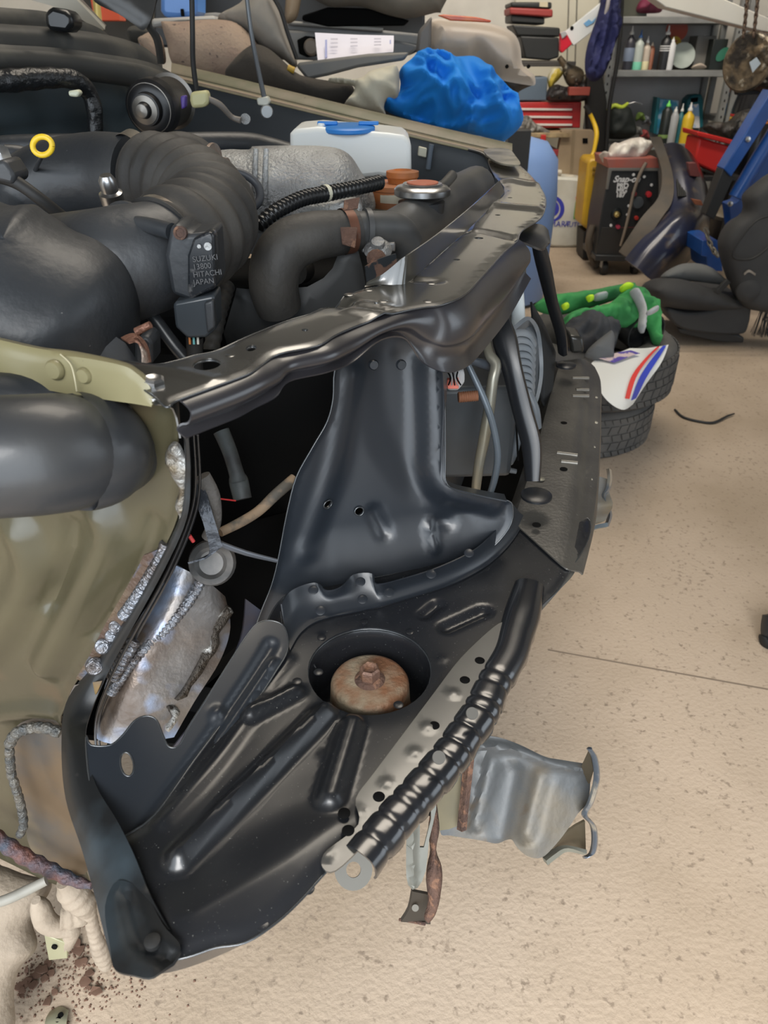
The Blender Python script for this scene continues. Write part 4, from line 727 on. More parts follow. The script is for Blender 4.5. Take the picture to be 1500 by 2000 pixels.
beads([(262, 1250, .54), (240, 1290, .53), (220, 1325, .525)], .0085, 7, parent=wl)
# ragged slag edge
random.seed(3)
rg = [(445, 1180), (455, 1200), (430, 1240), (418, 1275), (395, 1310), (372, 1345), (355, 1370), (338, 1362), (365, 1330), (385, 1290), (405, 1260), (412, 1230), (425, 1200)]
blob('ragged_cut_edge', Plane(v(400, 1290, .57), (.1, -.6, .6)), [(a+random.uniform(-5, 5), b+random.uniform(-4, 4)) for a, b in cr(rg, 2, True)], .005, mat('ragged_slag', (.07, .06, .05), .45, .6, c2=(.55, .55, .53), sc=38, lo=.5, hi=.58, bump=1, bsc=150), wl, .004, .004, 70, sm=1)
rg = [(338, 1375), (352, 1390), (345, 1410), (330, 1430), (322, 1420), (335, 1400), (325, 1385), (310, 1378), (318, 1372)]
blob('ragged_cut_edge', Plane(v(330, 1400, .53), (.1, -.6, .6)), rg, .004, MATS['ragged_slag'], wl, .004, .003, 70, sm=2)
loft('chassis_flange', [[v(480, 1170, .66), v(470, 1250, .63), v(420, 1350, .59), v(330, 1470, .54)], [v(520, 1200, .66), v(500, 1280, .63), v(440, 1380, .585), v(370, 1480, .545)]], mat('heat_tinted_steel', (.09, .065, .05), .45, .4, c2=(.07, .08, .12), sc=12), CAR, (4, 3), .003)
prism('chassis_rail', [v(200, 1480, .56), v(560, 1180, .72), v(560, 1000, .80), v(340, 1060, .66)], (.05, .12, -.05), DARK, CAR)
# ---- crash horn brackets ----
HB = mat('weathered_zinc_steel', (.09, .095, .098), .5, .3, c2=(.16, .125, .075), sc=6, lo=.45, hi=.65, c3=(.10, .08, .06), sc3=22, lo3=.62, hi3=.7, bump=.12, bsc=60)
hp = Plane(v(1040, 1560, .60), (.1, -.8, .55))
hb_out = [(890, 1440), (960, 1438), (1010, 1452), (1060, 1475), (1090, 1482), (1140, 1490), (1152, 1490), (1150, 1560), (1128, 1590), (1110, 1618), (1085, 1650), (1058, 1675), (1030, 1672), (1010, 1655), (1000, 1640), (985, 1638), (965, 1645), (930, 1640), (880, 1632), (860, 1625), (870, 1560)]
hb = sheet('bumper_iron', hp, hb_out, HB, CAR, [], [rib(hp, (962, 1490), (930, 1610), .016, -.008), rib(hp, (1058, 1520), (1030, 1630), .018, -.009), rib(hp, (945, 1480), (915, 1600), .010, .005), rib(hp, (1000, 1510), (975, 1630), .022, .008), fold(hp, [(890, 1450), (1000, 1462), (1080, 1490), (1150, 1502)], .01, .008)], .006, .003)
ep = cr([(1150, 1462), (1160, 1480), (1164, 1520), (1152, 1565), (1140, 1590), (1156, 1610), (1160, 1640), (1155, 1665), (1142, 1672)], 4)
loft('end_plate', [[v(a, b, .60) for a, b in ep], [v(a-5, b, .585) for a, b in ep], [v(a+6, b+2, .575) for a, b in ep], [v(a+8, b+2, .60) for a, b in ep]], mat('scuffed_blue_steel', (.16, .20, .26), .3, .7, c2=(.5, .48, .42), sc=24, lo=.5, hi=.6), hb, (1, 2), .003)
loft('end_gusset', [[v(1150, 1464, .60), v(1136, 1495, .62)], [v(1158, 1500, .60), v(1142, 1560, .63)]], mat('brown_shadowed_steel', (.10, .08, .05), .6, .3), hb, (1, 1), .003)
loft('lower_gusset', [[v(1062, 1682, .56), v(1080, 1668, .57), v(1105, 1658, .575), v(1140, 1662, .58)], [v(1070, 1690, .55), v(1088, 1676, .56), v(1108, 1664, .57), v(1140, 1670, .575)]], mat('pale_edge_steel', (.20, .20, .165), .5, .3), hb, (4, 1), .006)
loft('gusset_web', [[v(1062, 1678, .565), v(1100, 1625, .59), v(1140, 1600, .61)], [v(1080, 1668, .60), v(1120, 1650, .61), v(1142, 1660, .61)]], MATS['brown_shadowed_steel'], hb, (2, 1), .003)
# rusty seam
loft('rusty_seam', [[v(906, 1480, .595), v(900, 1540, .58), v(892, 1620, .565)], [v(916, 1485, .585), v(910, 1545, .572), v(902, 1625, .557)]], RUST, hb, (4, 1), .007)
loft('rail_end', [[v(850, 1420, .60), v(850, 1500, .59), v(850, 1620, .57)], [v(900, 1440, .61), v(900, 1540, .59), v(892, 1636, .57)]], mat('dull_olive_steel', (.20, .18, .12), .5, .3, c2=(.13, .12, .09), sc=10), CAR, (3, 1), .004)
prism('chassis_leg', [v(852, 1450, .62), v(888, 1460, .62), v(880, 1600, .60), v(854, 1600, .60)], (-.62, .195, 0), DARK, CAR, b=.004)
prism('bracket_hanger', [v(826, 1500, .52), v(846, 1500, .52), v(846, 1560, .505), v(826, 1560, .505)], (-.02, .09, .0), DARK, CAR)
# small hanging bracket with slot
sb = Plane(v(825, 1620, .50), (.1, -.85, .5))
sh_ = sheet('slotted_bracket', sb, [(845, 1540), (852, 1580), (838, 1640), (832, 1700), (815, 1735), (797, 1728), (793, 1690), (796, 1610), (812, 1570)], mat('grey_green_steel', (.11, .115, .10), .5, .2, c2=(.15, .15, .13), sc=14), CAR, [[sb.c(*p) for p in [(826, 1590), (842, 1575), (842, 1600), (828, 1655), (820, 1655), (820, 1610)]]], [fold(sb, [(806, 1600), (805, 1660), (806, 1730)], .006, .005)], .004, .003, 2)
rs = Plane(v(845, 1700, .49), (.1, -.85, .5))
blob('rusty_laminated_strip', rs, [(850, 1555), (857, 1600), (858, 1625), (852, 1660), (862, 1690), (864, 1720), (858, 1760), (850, 1785), (836, 1800), (828, 1790), (836, 1760), (832, 1720), (834, 1690), (840, 1660), (836, 1620), (842, 1580)], .010, RUST, CAR, .005, .004, 50, sm=3)
loft('bracket_foot', [[v(803, 1735, .485), (v(836, 1742, .49))], [v(796, 1770, .48), v(838, 1768, .49)], [v(781, 1795, .475), v(838, 1800, .485)]], mat('dark_brown_steel', (.035, .028, .02), .7), sh_, (3, 3), .004)
tube('foot_lip', [(780, 1796, .474, 3), (805, 1800, .476, 3), (830, 1804, .478, 4)], RUST, sh_, 2, 10)
lathe('foot_hole', v(811, 1772, .475), (0, -.8, .6), [(.004, 0), (.004, .002), (0, .002)], mat('pale_spot', (.12, .11, .09), .6), sh_, 14)
# washer on the floor-side of the support
lathe('pale_washer', v(690, 1698, .42), (.1, -.6, .8), [(.018, 0), (.018, .004), (.007, .004), (.007, 0)], mat('pale_grey_rubber', (.10, .095, .08), .55), CAR, 28, False)
# second bracket on the right side of the crossmember
b2 = Plane(v(1160, 985, .98), (.2, -.9, .4))
hb2 = sheet('bumper_iron', b2, [(1140, 935), (1185, 935), (1190, 960), (1188, 1000), (1180, 1018), (1150, 1028), (1130, 1045), (1130, 990)], mat('brown_zinc_steel', (.16, .12, .06), .5, .4, c2=(.12, .13, .14), sc=8), CAR, [], [fold(b2, [(1140, 990), (1185, 985)], .02, .014)], .01, .003)
ep = cr([(1190, 916), (1192, 935), (1188, 955), (1180, 968), (1186, 985), (1192, 1005), (1185, 1028)], 4)
loft('end_plate', [[v(a-6, b, .99) for a, b in ep], [v(a, b, .975) for a, b in ep], [v(a+4, b+1, .99) for a, b in ep]], MATS['scuffed_blue_steel'], hb2, (1, 2), .003)
loft('lower_gusset', [[v(1128, 1048, .95), v(1155, 1030, .96), v(1184, 1022, .97)], [v(1130, 1056, .945), v(1158, 1036, .955), v(1184, 1030, .965)]], mat('blue_grey_lip', (.15, .18, .2), .4, .5), hb2, (3, 1), .004)
# ---- dusty suspension below, left ----
DU = mat('dusty_beige_metal', (.36, .30, .235), .9, 0, c2=(.25, .205, .155), sc=10, bump=.35, bsc=70)
la = blob('lower_arm', Plane(v(50, 1850, .55), (.1, -.7, .7)), [(-80, 1670), (0, 1690), (40, 1705), (100, 1725), (80, 1770), (62, 1800), (72, 1850), (40, 1890), (26, 1940), (20, 2040), (-90, 2060)], .045, DU, CAR, .008, .006, 9, w=.04, ridge=False)
tube('brake_pipe', [(-40, 1772, .50, 10), (10, 1758, .50, 10), (50, 1740, .51, 10), (90, 1720, .52, 9)], mat('pale_grey_hose', (.24, .23, .20), .6), CAR, 5, 14)
lk = tube('anti_roll_link', [(125, 1722, .56, 14), (140, 1742, .56, 27), (162, 1765, .56, 24), (174, 1785, .565, 14), (186, 1830, .57, 13), (198, 1862, .575, 17), (207, 1886, .577, 12)], DU, CAR, 6, 18, rib=(.017, .05))
tube('ball_joint', [(70, 1758, .56, 9), (78, 1772, .56, 19), (90, 1800, .555, 21), (115, 1812, .555, 18), (140, 1815, .56, 17), (130, 1845, .56, 14)], DU, CAR, 5, 16)
tube('gaiter', [(120, 1790, .56, 24), (150, 1785, .565, 26), (165, 1775, .57, 22)], DU, CAR, 4, 20, rib=(.012, .06))
blob('track_control_bracket', Plane(v(220, 1910, .60), (.1, -.6, .8)), [(155, 1905), (180, 1890), (225, 1895), (270, 1905), (262, 1925), (225, 1942), (185, 1950), (160, 1935)], .02, DU, CAR, .006, .003, 20, ridge=False)
sc1 = ypr('spring_steel_tab', [(86, 1826), (110, 1835), (130, 1843), (132, 1872), (95, 1876), (90, 1850)], .55, .006, mat('passivated_steel', (.42, .42, .28), .4, .5), CAR, .001)
lathe('tab_hole', v(107, 1848, .549), (0, -1, .2), [(.004, 0), (.004, .002), (0, .002)], DARK, sc1, 14)
# ================= things standing in the workshop =================
def M(name, *c, **k): return mat(name, c, **({'rough': .5} | k))
def own(o, label, cat, group=None, kind=None): return tag(o, label, cat, group, kind)
def zat(px, py, y): return Yp(px, py, y).z
# ---- two tyres ----
TY = mat('tyre_rubber', (.05, .051, .052), .8, 0, c2=(.095, .09, .083), sc=6, bump=.1, bsc=80)
def tyre(cx, cy, z0, R, w, label, rot):
    t = thing('tyre', label, 'tyre', (cx, cy, z0), 'worn tyres stacked flat')
    prof = [(.60, .05), (.66, .0), (.80, -.02), (.93, .03), (.985, .12), (1, .25), (1, .4), (1, .6), (1, .75), (.985, .88), (.93, .97), (.80, 1.02), (.66, 1.0), (.60, .95), (.57, .5)]
    seg = 120; rows = []
    for k in range(seg):
        a = 2*pi*k/seg+rot; row = []
        for j, (r, h) in enumerate(prof):
            rr = r*R
            if j in (4, 10) and k % 3 == 0: rr -= .008
            row.append((cx+rr*cos(a), cy+rr*sin(a), z0+h*w))
        rows.append(row)
    rows.append(rows[0]); o = loft('casing', rows, TY, t)
    # tread: grooved band modelled as rows of blocks
    V = []; Fc = []
    for band, (h0, h1, nb, sh) in enumerate([(.12, .22, 60, 0), (.26, .41, 46, .4), (.44, .57, 46, .8), (.60, .75, 46, .2), (.79, .89, 60, .5)]):
        for k in range(nb):
            a0 = 2*pi*(k+sh)/nb+rot; a1 = a0+2*pi/nb*(.80); sk = .03 if band % 2 else -.03
            b = len(V)
            for a, h in ((a0, h0), (a1, h0), (a1+sk, h1), (a0+sk, h1)):
                V.append((cx+R*.99*cos(a), cy+R*.99*sin(a), z0+h*w)); rr = R*(1.018 if 0 < band < 4 else 1.008); V.append((cx+rr*cos(a), cy+rr*sin(a), z0+h*w))
            Fc += [(b+1, b+3, b+5, b+7), (b, b+2, b+3, b+1), (b+2, b+4, b+5, b+3), (b+4, b+6, b+7, b+5), (b+6, b, b+1, b+7)]
    link('tread', mesh('tread', V, Fc), TY, t, False); return t
tc = Zp(1150, 905, 0); R1 = .285
ty1 = tyre(tc.x-.005, tc.y+R1-.02, 0.004, R1-.015, .175, 'lower of two worn tyres, with chunky tread, stacked on the concrete floor', .1)
ty2 = tyre(tc.x+.02, tc.y+R1-.02, .185, R1+.005, .185, 'upper worn tyre, half covered by the white printed sheet', .7)
ztop = .378
# ---- printed sheet on the tyre ----
PS = Plane((0, 2.4, ztop+.012), (0, 0, 1))
def on(px, py, z): return Zp(px, py, z)
rows = [[on(1150, 722, .392), on(1180, 775, .388), (on(1215, 800, .35)), on(1236, 790, .31)],
        [on(1160, 705, .395), on(1200, 735, .392), on(1240, 745, .375), on(1262, 750, .34)],
        [on(1200, 692, .398), on(1240, 700, .395), on(1272, 700, .385), on(1292, 708, .37)],
        [on(1230, 680, .40), on(1260, 680, .398), on(1290, 676, .395), on(1306, 673, .39)]]
pse = loft('paper_sheet', rows, M('printed_paper_white', .78, .79, .76), None, (6, 6), .0012)
own(pse, 'white printed sheet with a red and a blue curved band, lying on the upper tyre', 'sheet of paper')
def stripe(name, a, b, m, w0, w1, lift=.004):
    # bands run across the sheet between its edges, following its curl
    G = [cr(r, 12) for r in rows]; cols = [cr([g[i] for g in G], 12) for i in range(len(G[0]))]; nu = len(cols); nv = len(cols[0])
    def P(u, vv):
        a_, b_ = min(max(u, 0), .999)*(nu-1), min(max(vv, 0), .999)*(nv-1); i, j = int(a_), int(b_); s_, t_ = a_-i, b_-j; i2, j2 = min(i+1, nu-1), min(j+1, nv-1)
        return Vector((cols[i][j]*(1-s_)+cols[i2][j]*s_)*(1-t_)+(cols[i][j2]*(1-s_)+cols[i2][j2]*s_)*t_)+Vector((-.002, -.005, lift))
    r = []
    for k in range(19):
        t = k/18; vv = a[1]+(b[1]-a[1])*t; u = a[0]+(b[0]-a[0])*t-.08*sin(pi*t)
        r.append([P(u, vv), P(min(u+w0+(w1-w0)*t, 1), vv)])
    return loft(name, r, m, pse, (1, 1), .0008)
stripe('red_band', (.60, .95), (.64, .14), M('print_red', .75, .06, .05), .07, .09)
stripe('blue_band', (.75, .96), (.80, .12), M('print_blue', .04, .07, .55), .13, .16)
ps2 = loft('paper_sheet', [[on(1170, 700, .405), on(1200, 708, .402)], [on(1200, 690, .41), on(1235, 694, .405)], [on(1232, 684, .41), on(1250, 690, .405)]], M('stained_print', .62, .50, .50, c2=(.10, .07, .35), sc=20, lo=.45, hi=.5), None, (4, 4), .001)
own(ps2, 'crumpled pink and blue corner of print under the black cup', 'sheet of paper')
# ---- hi-vis trousers ----
GRN = M('hi_vis_green', .06, .36, .10, rough=.8, c2=(.04, .22, .07), sc=8); GR2 = M('charcoal_cloth', .055, .06, .068, rough=.85, c2=(.035, .036, .04), sc=7)
YEL = M('fluorescent_yellow', .55, .85, .03, rough=.7); REF = M('reflective_grey', .42, .44, .45, rough=.5)
tr = thing('work_trousers', 'green and charcoal hi-vis work trousers with grey reflective bands, heaped behind the tyres', 'clothing', on(1200, 690, .0))
GP = Plane(on(1180, 640, .42), (.05, -.7, .7))
blob('green_leg', GP, [(1090, 640), (1110, 615), (1160, 605), (1195, 590), (1225, 562), (1252, 570), (1275, 590), (1287, 610), (1290, 668), (1275, 672), (1262, 640), (1240, 640), (1200, 640), (1150, 640), (1100, 655)], .07, GRN, tr, .009, .018, 18, w=.08, back=.2)
blob('green_leg', Plane(on(1140, 600, .45), (.1, -.7, .7)), [(1042, 598), (1070, 580), (1120, 574), (1170, 566), (1210, 558), (1238, 556), (1230, 572), (1190, 590), (1140, 605), (1095, 615), (1060, 612)], .05, GRN, tr, .012, .012, 12, w=.06, back=.2)
blob('charcoal_panel', Plane(on(1160, 660, .40), (.05, -.7, .7)), [(1095, 640), (1120, 620), (1150, 612), (1180, 622), (1210, 640), (1205, 660), (1195, 690), (1170, 700), (1140, 695), (1110, 690), (1095, 665)], .07, GR2, tr, .009, .016, 18, w=.08, back=.2)
blob('reflective_band', Plane(on(1250, 600, .50), (.05, -.7, .7)), [(1230, 570), (1244, 568), (1256, 590), (1262, 615), (1258, 650), (1246, 640), (1248, 610), (1240, 588)], .035, REF, tr, .012, 0, w=.02)
blob('reflective_band', Plane(on(1165, 580, .50), (.05, -.7, .7)), [(1158, 578), (1180, 572), (1186, 582), (1164, 588)], .03, REF, tr, .012, 0, w=.02)
blob('reflective_band', Plane(on(1270, 610, .52), (.05, -.7, .7)), [(1262, 610), (1280, 598), (1286, 606), (1268, 616)], .02, REF, tr, .01, 0, w=.015)
blob('yellow_panel', Plane(on(1220, 562, .53), (.05, -.7, .7)), [(1210, 562), (1222, 554), (1236, 560), (1230, 570), (1214, 570)], .03, YEL, tr, .01, 0, w=.02)
blob('yellow_panel', Plane(on(1150, 580, .52), (.05, -.7, .7)), [(1144, 580), (1156, 577), (1160, 585), (1150, 590)], .02, YEL, tr, .01, 0, w=.015)
blob('yellow_panel', Plane(on(1103, 598, .50), (.05, -.7, .7)), [(1096, 597), (1106, 592), (1112, 600), (1102, 606)], .02, YEL, tr, .01, 0, w=.015)
g = blob('grey_cloth', Plane(on(1165, 690, .41), (.05, -.6, .8)), [(1140, 700), (1150, 680), (1180, 655), (1192, 650), (1200, 665), (1198, 690), (1196, 702), (1165, 705), (1145, 698)], .04, M('mid_grey_cloth', .11, .115, .12, rough=.85, c2=(.3, .3, .3), sc=14, lo=.55, hi=.62), tr, .015, .01, 10, w=.04)
# ---- black cup ----
cx = v(1250, 650, 2.45)
cupo = lathe('black_container', cx+Vector((-.045, .10, .03)), (.30, -.85, -.10), [(.055, 0), (.062, .01), (.066, .06), (.064, .065), (.068, .07), (.070, .15), (.071, .155), (.066, .155), (.060, .05), (.0, .045)], mat('scuffed_black_rubber', (.018, .019, .022), .35, 0, c2=(.06, .06, .055), sc=12, c3=(.3, .3, .3), sc3=70, lo3=.72, hi3=.76), None, 28)
own(cupo, 'open black rubber container lying on its side on the stacked tyres', 'container')
# black square peg by the crossmember
pg = ypr('black_sleeve', [(1112, 655), (1140, 660), (1142, 690), (1116, 692)], 1.36, .06, M('gloss_sleeve', .02, .02, .018, rough=.3), CAR, .006)
# ---- car seat ----
SE = mat('seat_charcoal', (.030, .030, .031), .75, 0, c2=(.042, .042, .042), sc=5, bump=.08, bsc=160)
seat = thing('seat_unit', 'charcoal car seat tipped beside the blue lift post', 'seat', Zp(1380, 665, 0))
sy = Zp(1380, 665, 0).y
SQ = Plane(v(1350, 600, sy-.05), (0, -1, .15))
blob('seat_cushion', SQ, [(1266, 560), (1290, 545), (1330, 545), (1375, 558), (1420, 575), (1450, 592), (1440, 605), (1400, 608), (1340, 606), (1290, 598), (1270, 580)], .10, SE, seat, .025, 0, w=.09, back=2.2)
blob('seat_pad', Plane(v(1350, 540, sy+.05), (0, -1, .3)), [(1298, 545), (1310, 525), (1340, 514), (1380, 518), (1412, 540), (1418, 556), (1360, 550)], .05, M('grey_seat_cloth', .13, .135, .135, rough=.85), seat, .025, 0, w=.08, back=3)
ypr('side_valance', [(1303, 604), (1340, 612), (1390, 608), (1430, 590), (1466, 592), (1462, 640), (1440, 655), (1350, 648), (1315, 632)], sy-.10, .42, SE, seat, .02, 3)
ypr('seat_rail', [(1325, 642), (1440, 654), (1454, 660), (1452, 670), (1400, 668), (1328, 652)], sy-.08, .05, M('rail_black', .02, .02, .02), seat, .006)
blob('backrest', Plane(v(1450, 480, sy-.08), (-.1, -1, .1)), [(1458, 385), (1480, 360), (1530, 330), (1620, 330), (1620, 620), (1500, 610), (1452, 598), (1430, 560), (1412, 505), (1410, 470), (1430, 435), (1458, 415)], .06, SE, seat, .02, 0, w=.05, back=2.5)
tube('seam', [(1505, 422, sy-.19, 2), (1480, 430, sy-.195, 2), (1455, 455, sy-.195, 2), (1433, 490, sy-.195, 2), (1436, 505, sy-.195, 2), (1470, 505, sy-.2, 2), (1505, 480, sy-.2, 2)], RUBD, seat, 5, 8)
lathe('recliner_cover', v(1462, 568, sy-.16), (-.2, -1, .1), [(.05, -.03), (.05, 0), (.035, .015), (.015, .018), (0, .018)], SE, seat, 28)
ypr('seat_belt_buckle', [(1396, 572), (1420, 545), (1428, 552), (1404, 576)], sy-.17, .02, RUBD, seat, .003)
loft('metal_loop', [[v(1452, 533, sy-.2), v(1462, 526, sy-.2), v(1475, 534, sy-.2)], [v(1453, 537, sy-.2), v(1462, 531, sy-.2), v(1474, 538, sy-.2)]], STEEL, seat, (3, 1), .006)
# ---- broom head ----
br_ = thing('broom', 'black bristled broom head behind the seat, at the right edge of the floor', 'broom', Zp(1500, 680, 0))
box('broom_block', Zp(1500, 640, 0)+Vector((.08, .0, .17)), (.30, .06, .05), RUBD, br_, rz=.2)
rb = []
V = []; Fc = []
random.seed(2)
for k in range(160):
    a = Zp(1500, 640, 0)+Vector((.08+random.uniform(-.14, .14), random.uniform(-.025, .025), .15)); b = a+Vector((random.uniform(-.09, .0), -.12+random.uniform(-.03, .03), -.148)); n = len(V)
    for q in (a, b): V += [q+Vector((.0015, 0, 0)), q+Vector((-.0015, 0, 0)), q+Vector((0, .0015, .001))]
    Fc += [(n, n+1, n+4, n+3), (n+1, n+2, n+5, n+4), (n+2, n, n+3, n+5)]
bs = link('bristles', mesh('bristles', V, Fc), RUBD, br_, False); bs['kind'] = 'stuff'
# ---- cable on the floor ----
cb = tube('cable_offcut', [(*Zp(1318, 800, .006), .004), (*Zp(1335, 815, .005), .005), (*Zp(1370, 824, .005), .005), (*Zp(1395, 825, .006), .005), (*Zp(1420, 813, .008), .004), (*Zp(1434, 808, .008), .003)], RUBD, None, 6, 8, px=False)
own(cb, 'short black cable offcut curled on the open floor right of the tyres', 'cable')
# ---- shoe tip at the right edge ----
sb_ = thing('work_boot', 'black work boot toe at the right edge of the concrete', 'boot', Zp(1520, 1265, 0))
bp = Zp(1520, 1250, 0)
blob('boot_upper', Plane(bp+Vector((.0, 0, .04)), (-.2, -.6, .7)), [(1488, 1205), (1495, 1200), (1540, 1195), (1580, 1240), (1540, 1265), (1500, 1250), (1486, 1238)], .05, M('boot_black', .02, .021, .024), sb_, .012, 0, w=.04)
blob('boot_sole', Plane(bp+Vector((.0, -.01, .02)), (-.2, -.6, .7)), [(1482, 1240), (1500, 1242), (1560, 1262), (1540, 1290), (1500, 1272), (1486, 1260)], .03, RUBD, sb_, .012, 0, w=.03)
# ---- jerrycan ----
jc = Zp(1105, 484, 0); jy = jc.y
can = ypr('jerrycan', [(1066, 360), (1074, 349), (1098, 346), (1138, 349), (1146, 356), (1147, 380), (1143, 430), (1136, 476), (1126, 483), (1080, 483), (1070, 474), (1066, 430)], jy, .18, M('translucent_can', .62, .62, .56, c2=(.5, .49, .43), sc=5, rough=.45), None, .022, 2)
own(can, 'translucent white jerrycan with a blue swirl logo and green label, standing on the floor', 'jerrycan')
tube('can_tap', [(1090, 350, jy+.05, 6), (1088, 340, jy+.05, 6), (1082, 337, jy+.04, 6), (1096, 337, jy+.04, 5)], M('cream_cap', .6, .55, .45), can, 2, 12)
lathe('screw_cap', v(1112, 348, jy+.08), (0, 0, 1), [(.035, -.01), (.035, .015), (.03, .02), (0, .02)], MATS['cream_cap'], can, 20)
BL = M('logo_blue', .04, .05, .42)
def arc(cx_, cy_, r0, r1, a0, a1, w, name, m, y, par):
    rr = [[], []]
    for k in range(25):
        t = a0+(a1-a0)*k/24; ww = w*sin(pi*(k+.6)/25.2); r = r0+(r1-r0)*k/24
        rr[0].append(v(cx_+(r-ww)*cos(t), cy_-(r-ww)*sin(t)*1.05, y)); rr[1].append(v(cx_+(r+ww)*cos(t), cy_-(r+ww)*sin(t)*1.05, y))
    return loft(name, rr, m, par, (1, 1), .001)
arc(1076, 408, 23, 22, radians(120), radians(-100), 4, 'logo_swirl', BL, jy-.003, can)
arc(1075, 408, 13, 12, radians(150), radians(-110), 5, 'logo_swirl', BL, jy-.003, can)
arc(1073, 412, 5, 15, radians(200), radians(80), 3, 'logo_swirl', BL, jy-.0035, can)
ypr('green_label', [(1124, 395), (1141, 393), (1138, 423), (1120, 428)], jy-.003, .003, M('label_green', .02, .40, .03), can, 0)
ypr('red_mark', [(1124, 385), (1131, 384), (1131, 391), (1125, 392)], jy-.003, .003, M('label_red', .6, .15, .15), can, 0)
text('lettering', 'SMART', v(1066, 443, jy-.004), (1, 0, 0), (0, -1, 0), .055, BL, can)
text('lettering', 'AUTOFIX', v(1102, 443, jy-.004), (1, 0, 0), (0, -1, 0), .045, BL, can)
# ---- welder on castors ----
wy = 4.72
wld = thing('welding_machine', 'black and red mig welder on castors with white lettering', 'welder', (v(1220, 500, wy).x, wy, 0))
WB = M('welder_black', .018, .020, .022, rough=.45, c2=(.03, .03, .03), sc=5)
ypr('cabinet', [(1190, 328), (1286, 328), (1287, 360), (1285, 505), (1163, 505), (1172, 430)], wy, .30, WB, wld, .006)
ypr('top_cover', [(1186, 310), (1284, 308), (1289, 329), (1188, 329)], wy-.01, .32, M('faded_red', .38, .10, .07, c2=(.3, .12, .1), sc=6), wld, .005)
ypr('front_bezel', [(1189, 328), (1288, 328), (1288, 334), (1195, 334), (1188, 370), (1184, 370)], wy-.012, .02, M('bezel_grey', .16, .155, .14), wld, .002)
ypr('lower_panel', [(1176, 444), (1262, 444), (1235, 500), (1164, 500)], wy-.006, .01, M('lower_dark', .028, .026, .024), wld, .001)
ypr('base_tray', [(1163, 498), (1240, 500), (1240, 512), (1162, 510)], wy-.03, .34, WB, wld, .006)
WT = M('white_print', .75, .75, .75)
text('lettering', 'Snap-on', v(1197, 355.5, wy-.004), (1, 0, 0), (0, -1, 0), .048, WT, wld, shear=.35, bold=.0012)
for i, s_ in enumerate(['PRO', 'MIG', '187']): text('lettering', s_, v(1204-i*.8, 367+i*9, wy-.004), (1, 0, 0), (0, -1, 0), .036, WT, wld, bold=.0015)
for px, py, r, c in [(1266, 379, .017, (.55, .03, .04)), (1238, 378, .014, (.30, .05, .05)), (1242, 425, .012, (.5, .04, .03)), (1206, 442, .013, (.5, .05, .10))]:
    lathe('control_knob', v(px, py, wy), (0, -1, 0), [(r, 0), (r*.9, .02), (0, .022)], mat('knob_%d' % px, c, .4), wld, 20)
for px, py in [(1237, 341), (1258, 345), (1228, 402), (1272, 361), (1225, 419), (1193, 440)]: lathe('indicator', v(px, py, wy), (0, -1, 0), [(.008, 0), (.008, .006), (0, .007)], WT, wld, 12)
lathe('torch_socket', v(1204, 418, wy), (0, -1, 0), [(.034, 0), (.030, .012), (.018, .014), (.018, .03), (.01, .034), (0, .034)], mat('socket_black', (.01, .012, .013), .3), wld, 24)
lathe('brass_socket', v(1204, 418, wy-.03), (0, -1, 0), [(.017, 0), (.016, .02), (.006, .024), (0, .02)], mat('brass', (.55, .42, .16), .35, .8), wld, 16)
ypr('red_rule', [(1212, 444), (1250, 444), (1250, 446), (1212, 446)], wy-.006, .005, M('rule_red', .4, .05, .06), wld, 0)
lathe('selector_dial', v(1246, 396, wy), (0, -1, 0), [(.035, 0), (.03, .012), (0, .013)], M('dial_grey', .07, .08, .09), wld, 20)
tube('torch_cable', [(1262, 318, wy-.03, 3.5), (1250, 340, wy-.04, 3.5), (1238, 375, wy-.04, 3), (1230, 410, wy-.04, 3), (1222, 445, wy-.04, 3), (1212, 480, wy-.03, 2.5)], M('dusty_cable', .22, .18, .14, rough=.7), wld, 5, 10)
for px, y_ in [(1180, wy+.03), (1240, wy+.05), (1170, wy+.24)]:
    q = v(px, 515, y_); zc = .042
    cst = lathe('castor', Vector((q.x-.015, y_, zc)), (1, 0, 0), [(.042, 0), (.045, .006), (.045, .026), (.042, .032), (.014, .034)], RUBD, wld, 24)
    box('castor_fork', (q.x, y_+.01, .085), (.035, .05, .09), M('zinc_fork', .45, .45, .43, metal=.6), cst)
tube('hose_loop', [(1158, 440, wy+.1, 6), (1150, 470, wy+.1, 7), (1155, 500, wy+.12, 7), (1165, 520, wy+.15, 7)], M('brown_rubber', .10, .08, .06), wld, 4, 12)
# plastic bag on the welder
bg = blob('plastic_bag', Plane(v(1225, 300, wy+.12), (0, -1, .5)), [(1170, 302), (1178, 298), (1186, 302), (1190, 290), (1195, 282), (1205, 282), (1220, 276), (1240, 271), (1258, 275), (1276, 284), (1268, 296), (1255, 312), (1235, 320), (1205, 321), (1188, 318), (1180, 320), (1174, 310)], .11, mat('cloudy_bag', (.66, .62, .55), .35, 0, c2=(.50, .44, .40), sc=14, bump=.6, bsc=30, spec=.6), None, .016, .018, 16, w=.12)
own(bg, 'crumpled cloudy plastic bag resting on top of the welder', 'bag')
# yellow cabinet
yc = ypr('yellow_cabinet', [(1148, 316), (1156, 309), (1188, 311), (1186, 345), (1176, 430), (1172, 452), (1150, 450), (1136, 440), (1140, 400)], 5.08, .24, mat('machine_yellow', (.55, .33, .02), .45, 0, c2=(.42, .25, .03), sc=5), None, .015)
own(yc, 'yellow machine cabinet with two vent slots, behind the black welder', 'machine')
for py in (326, 337): ypr('vent_slot', [(1158, py), (1176, py), (1175, py+5), (1157, py+5)], 5.07, .012, M('slot_brown', .30, .17, .03), yc, .001)
ypr('cabinet_foot', [(1140, 452), (1176, 452), (1172, 505), (1138, 505)], 5.10, .2, RUBD, yc, .005)
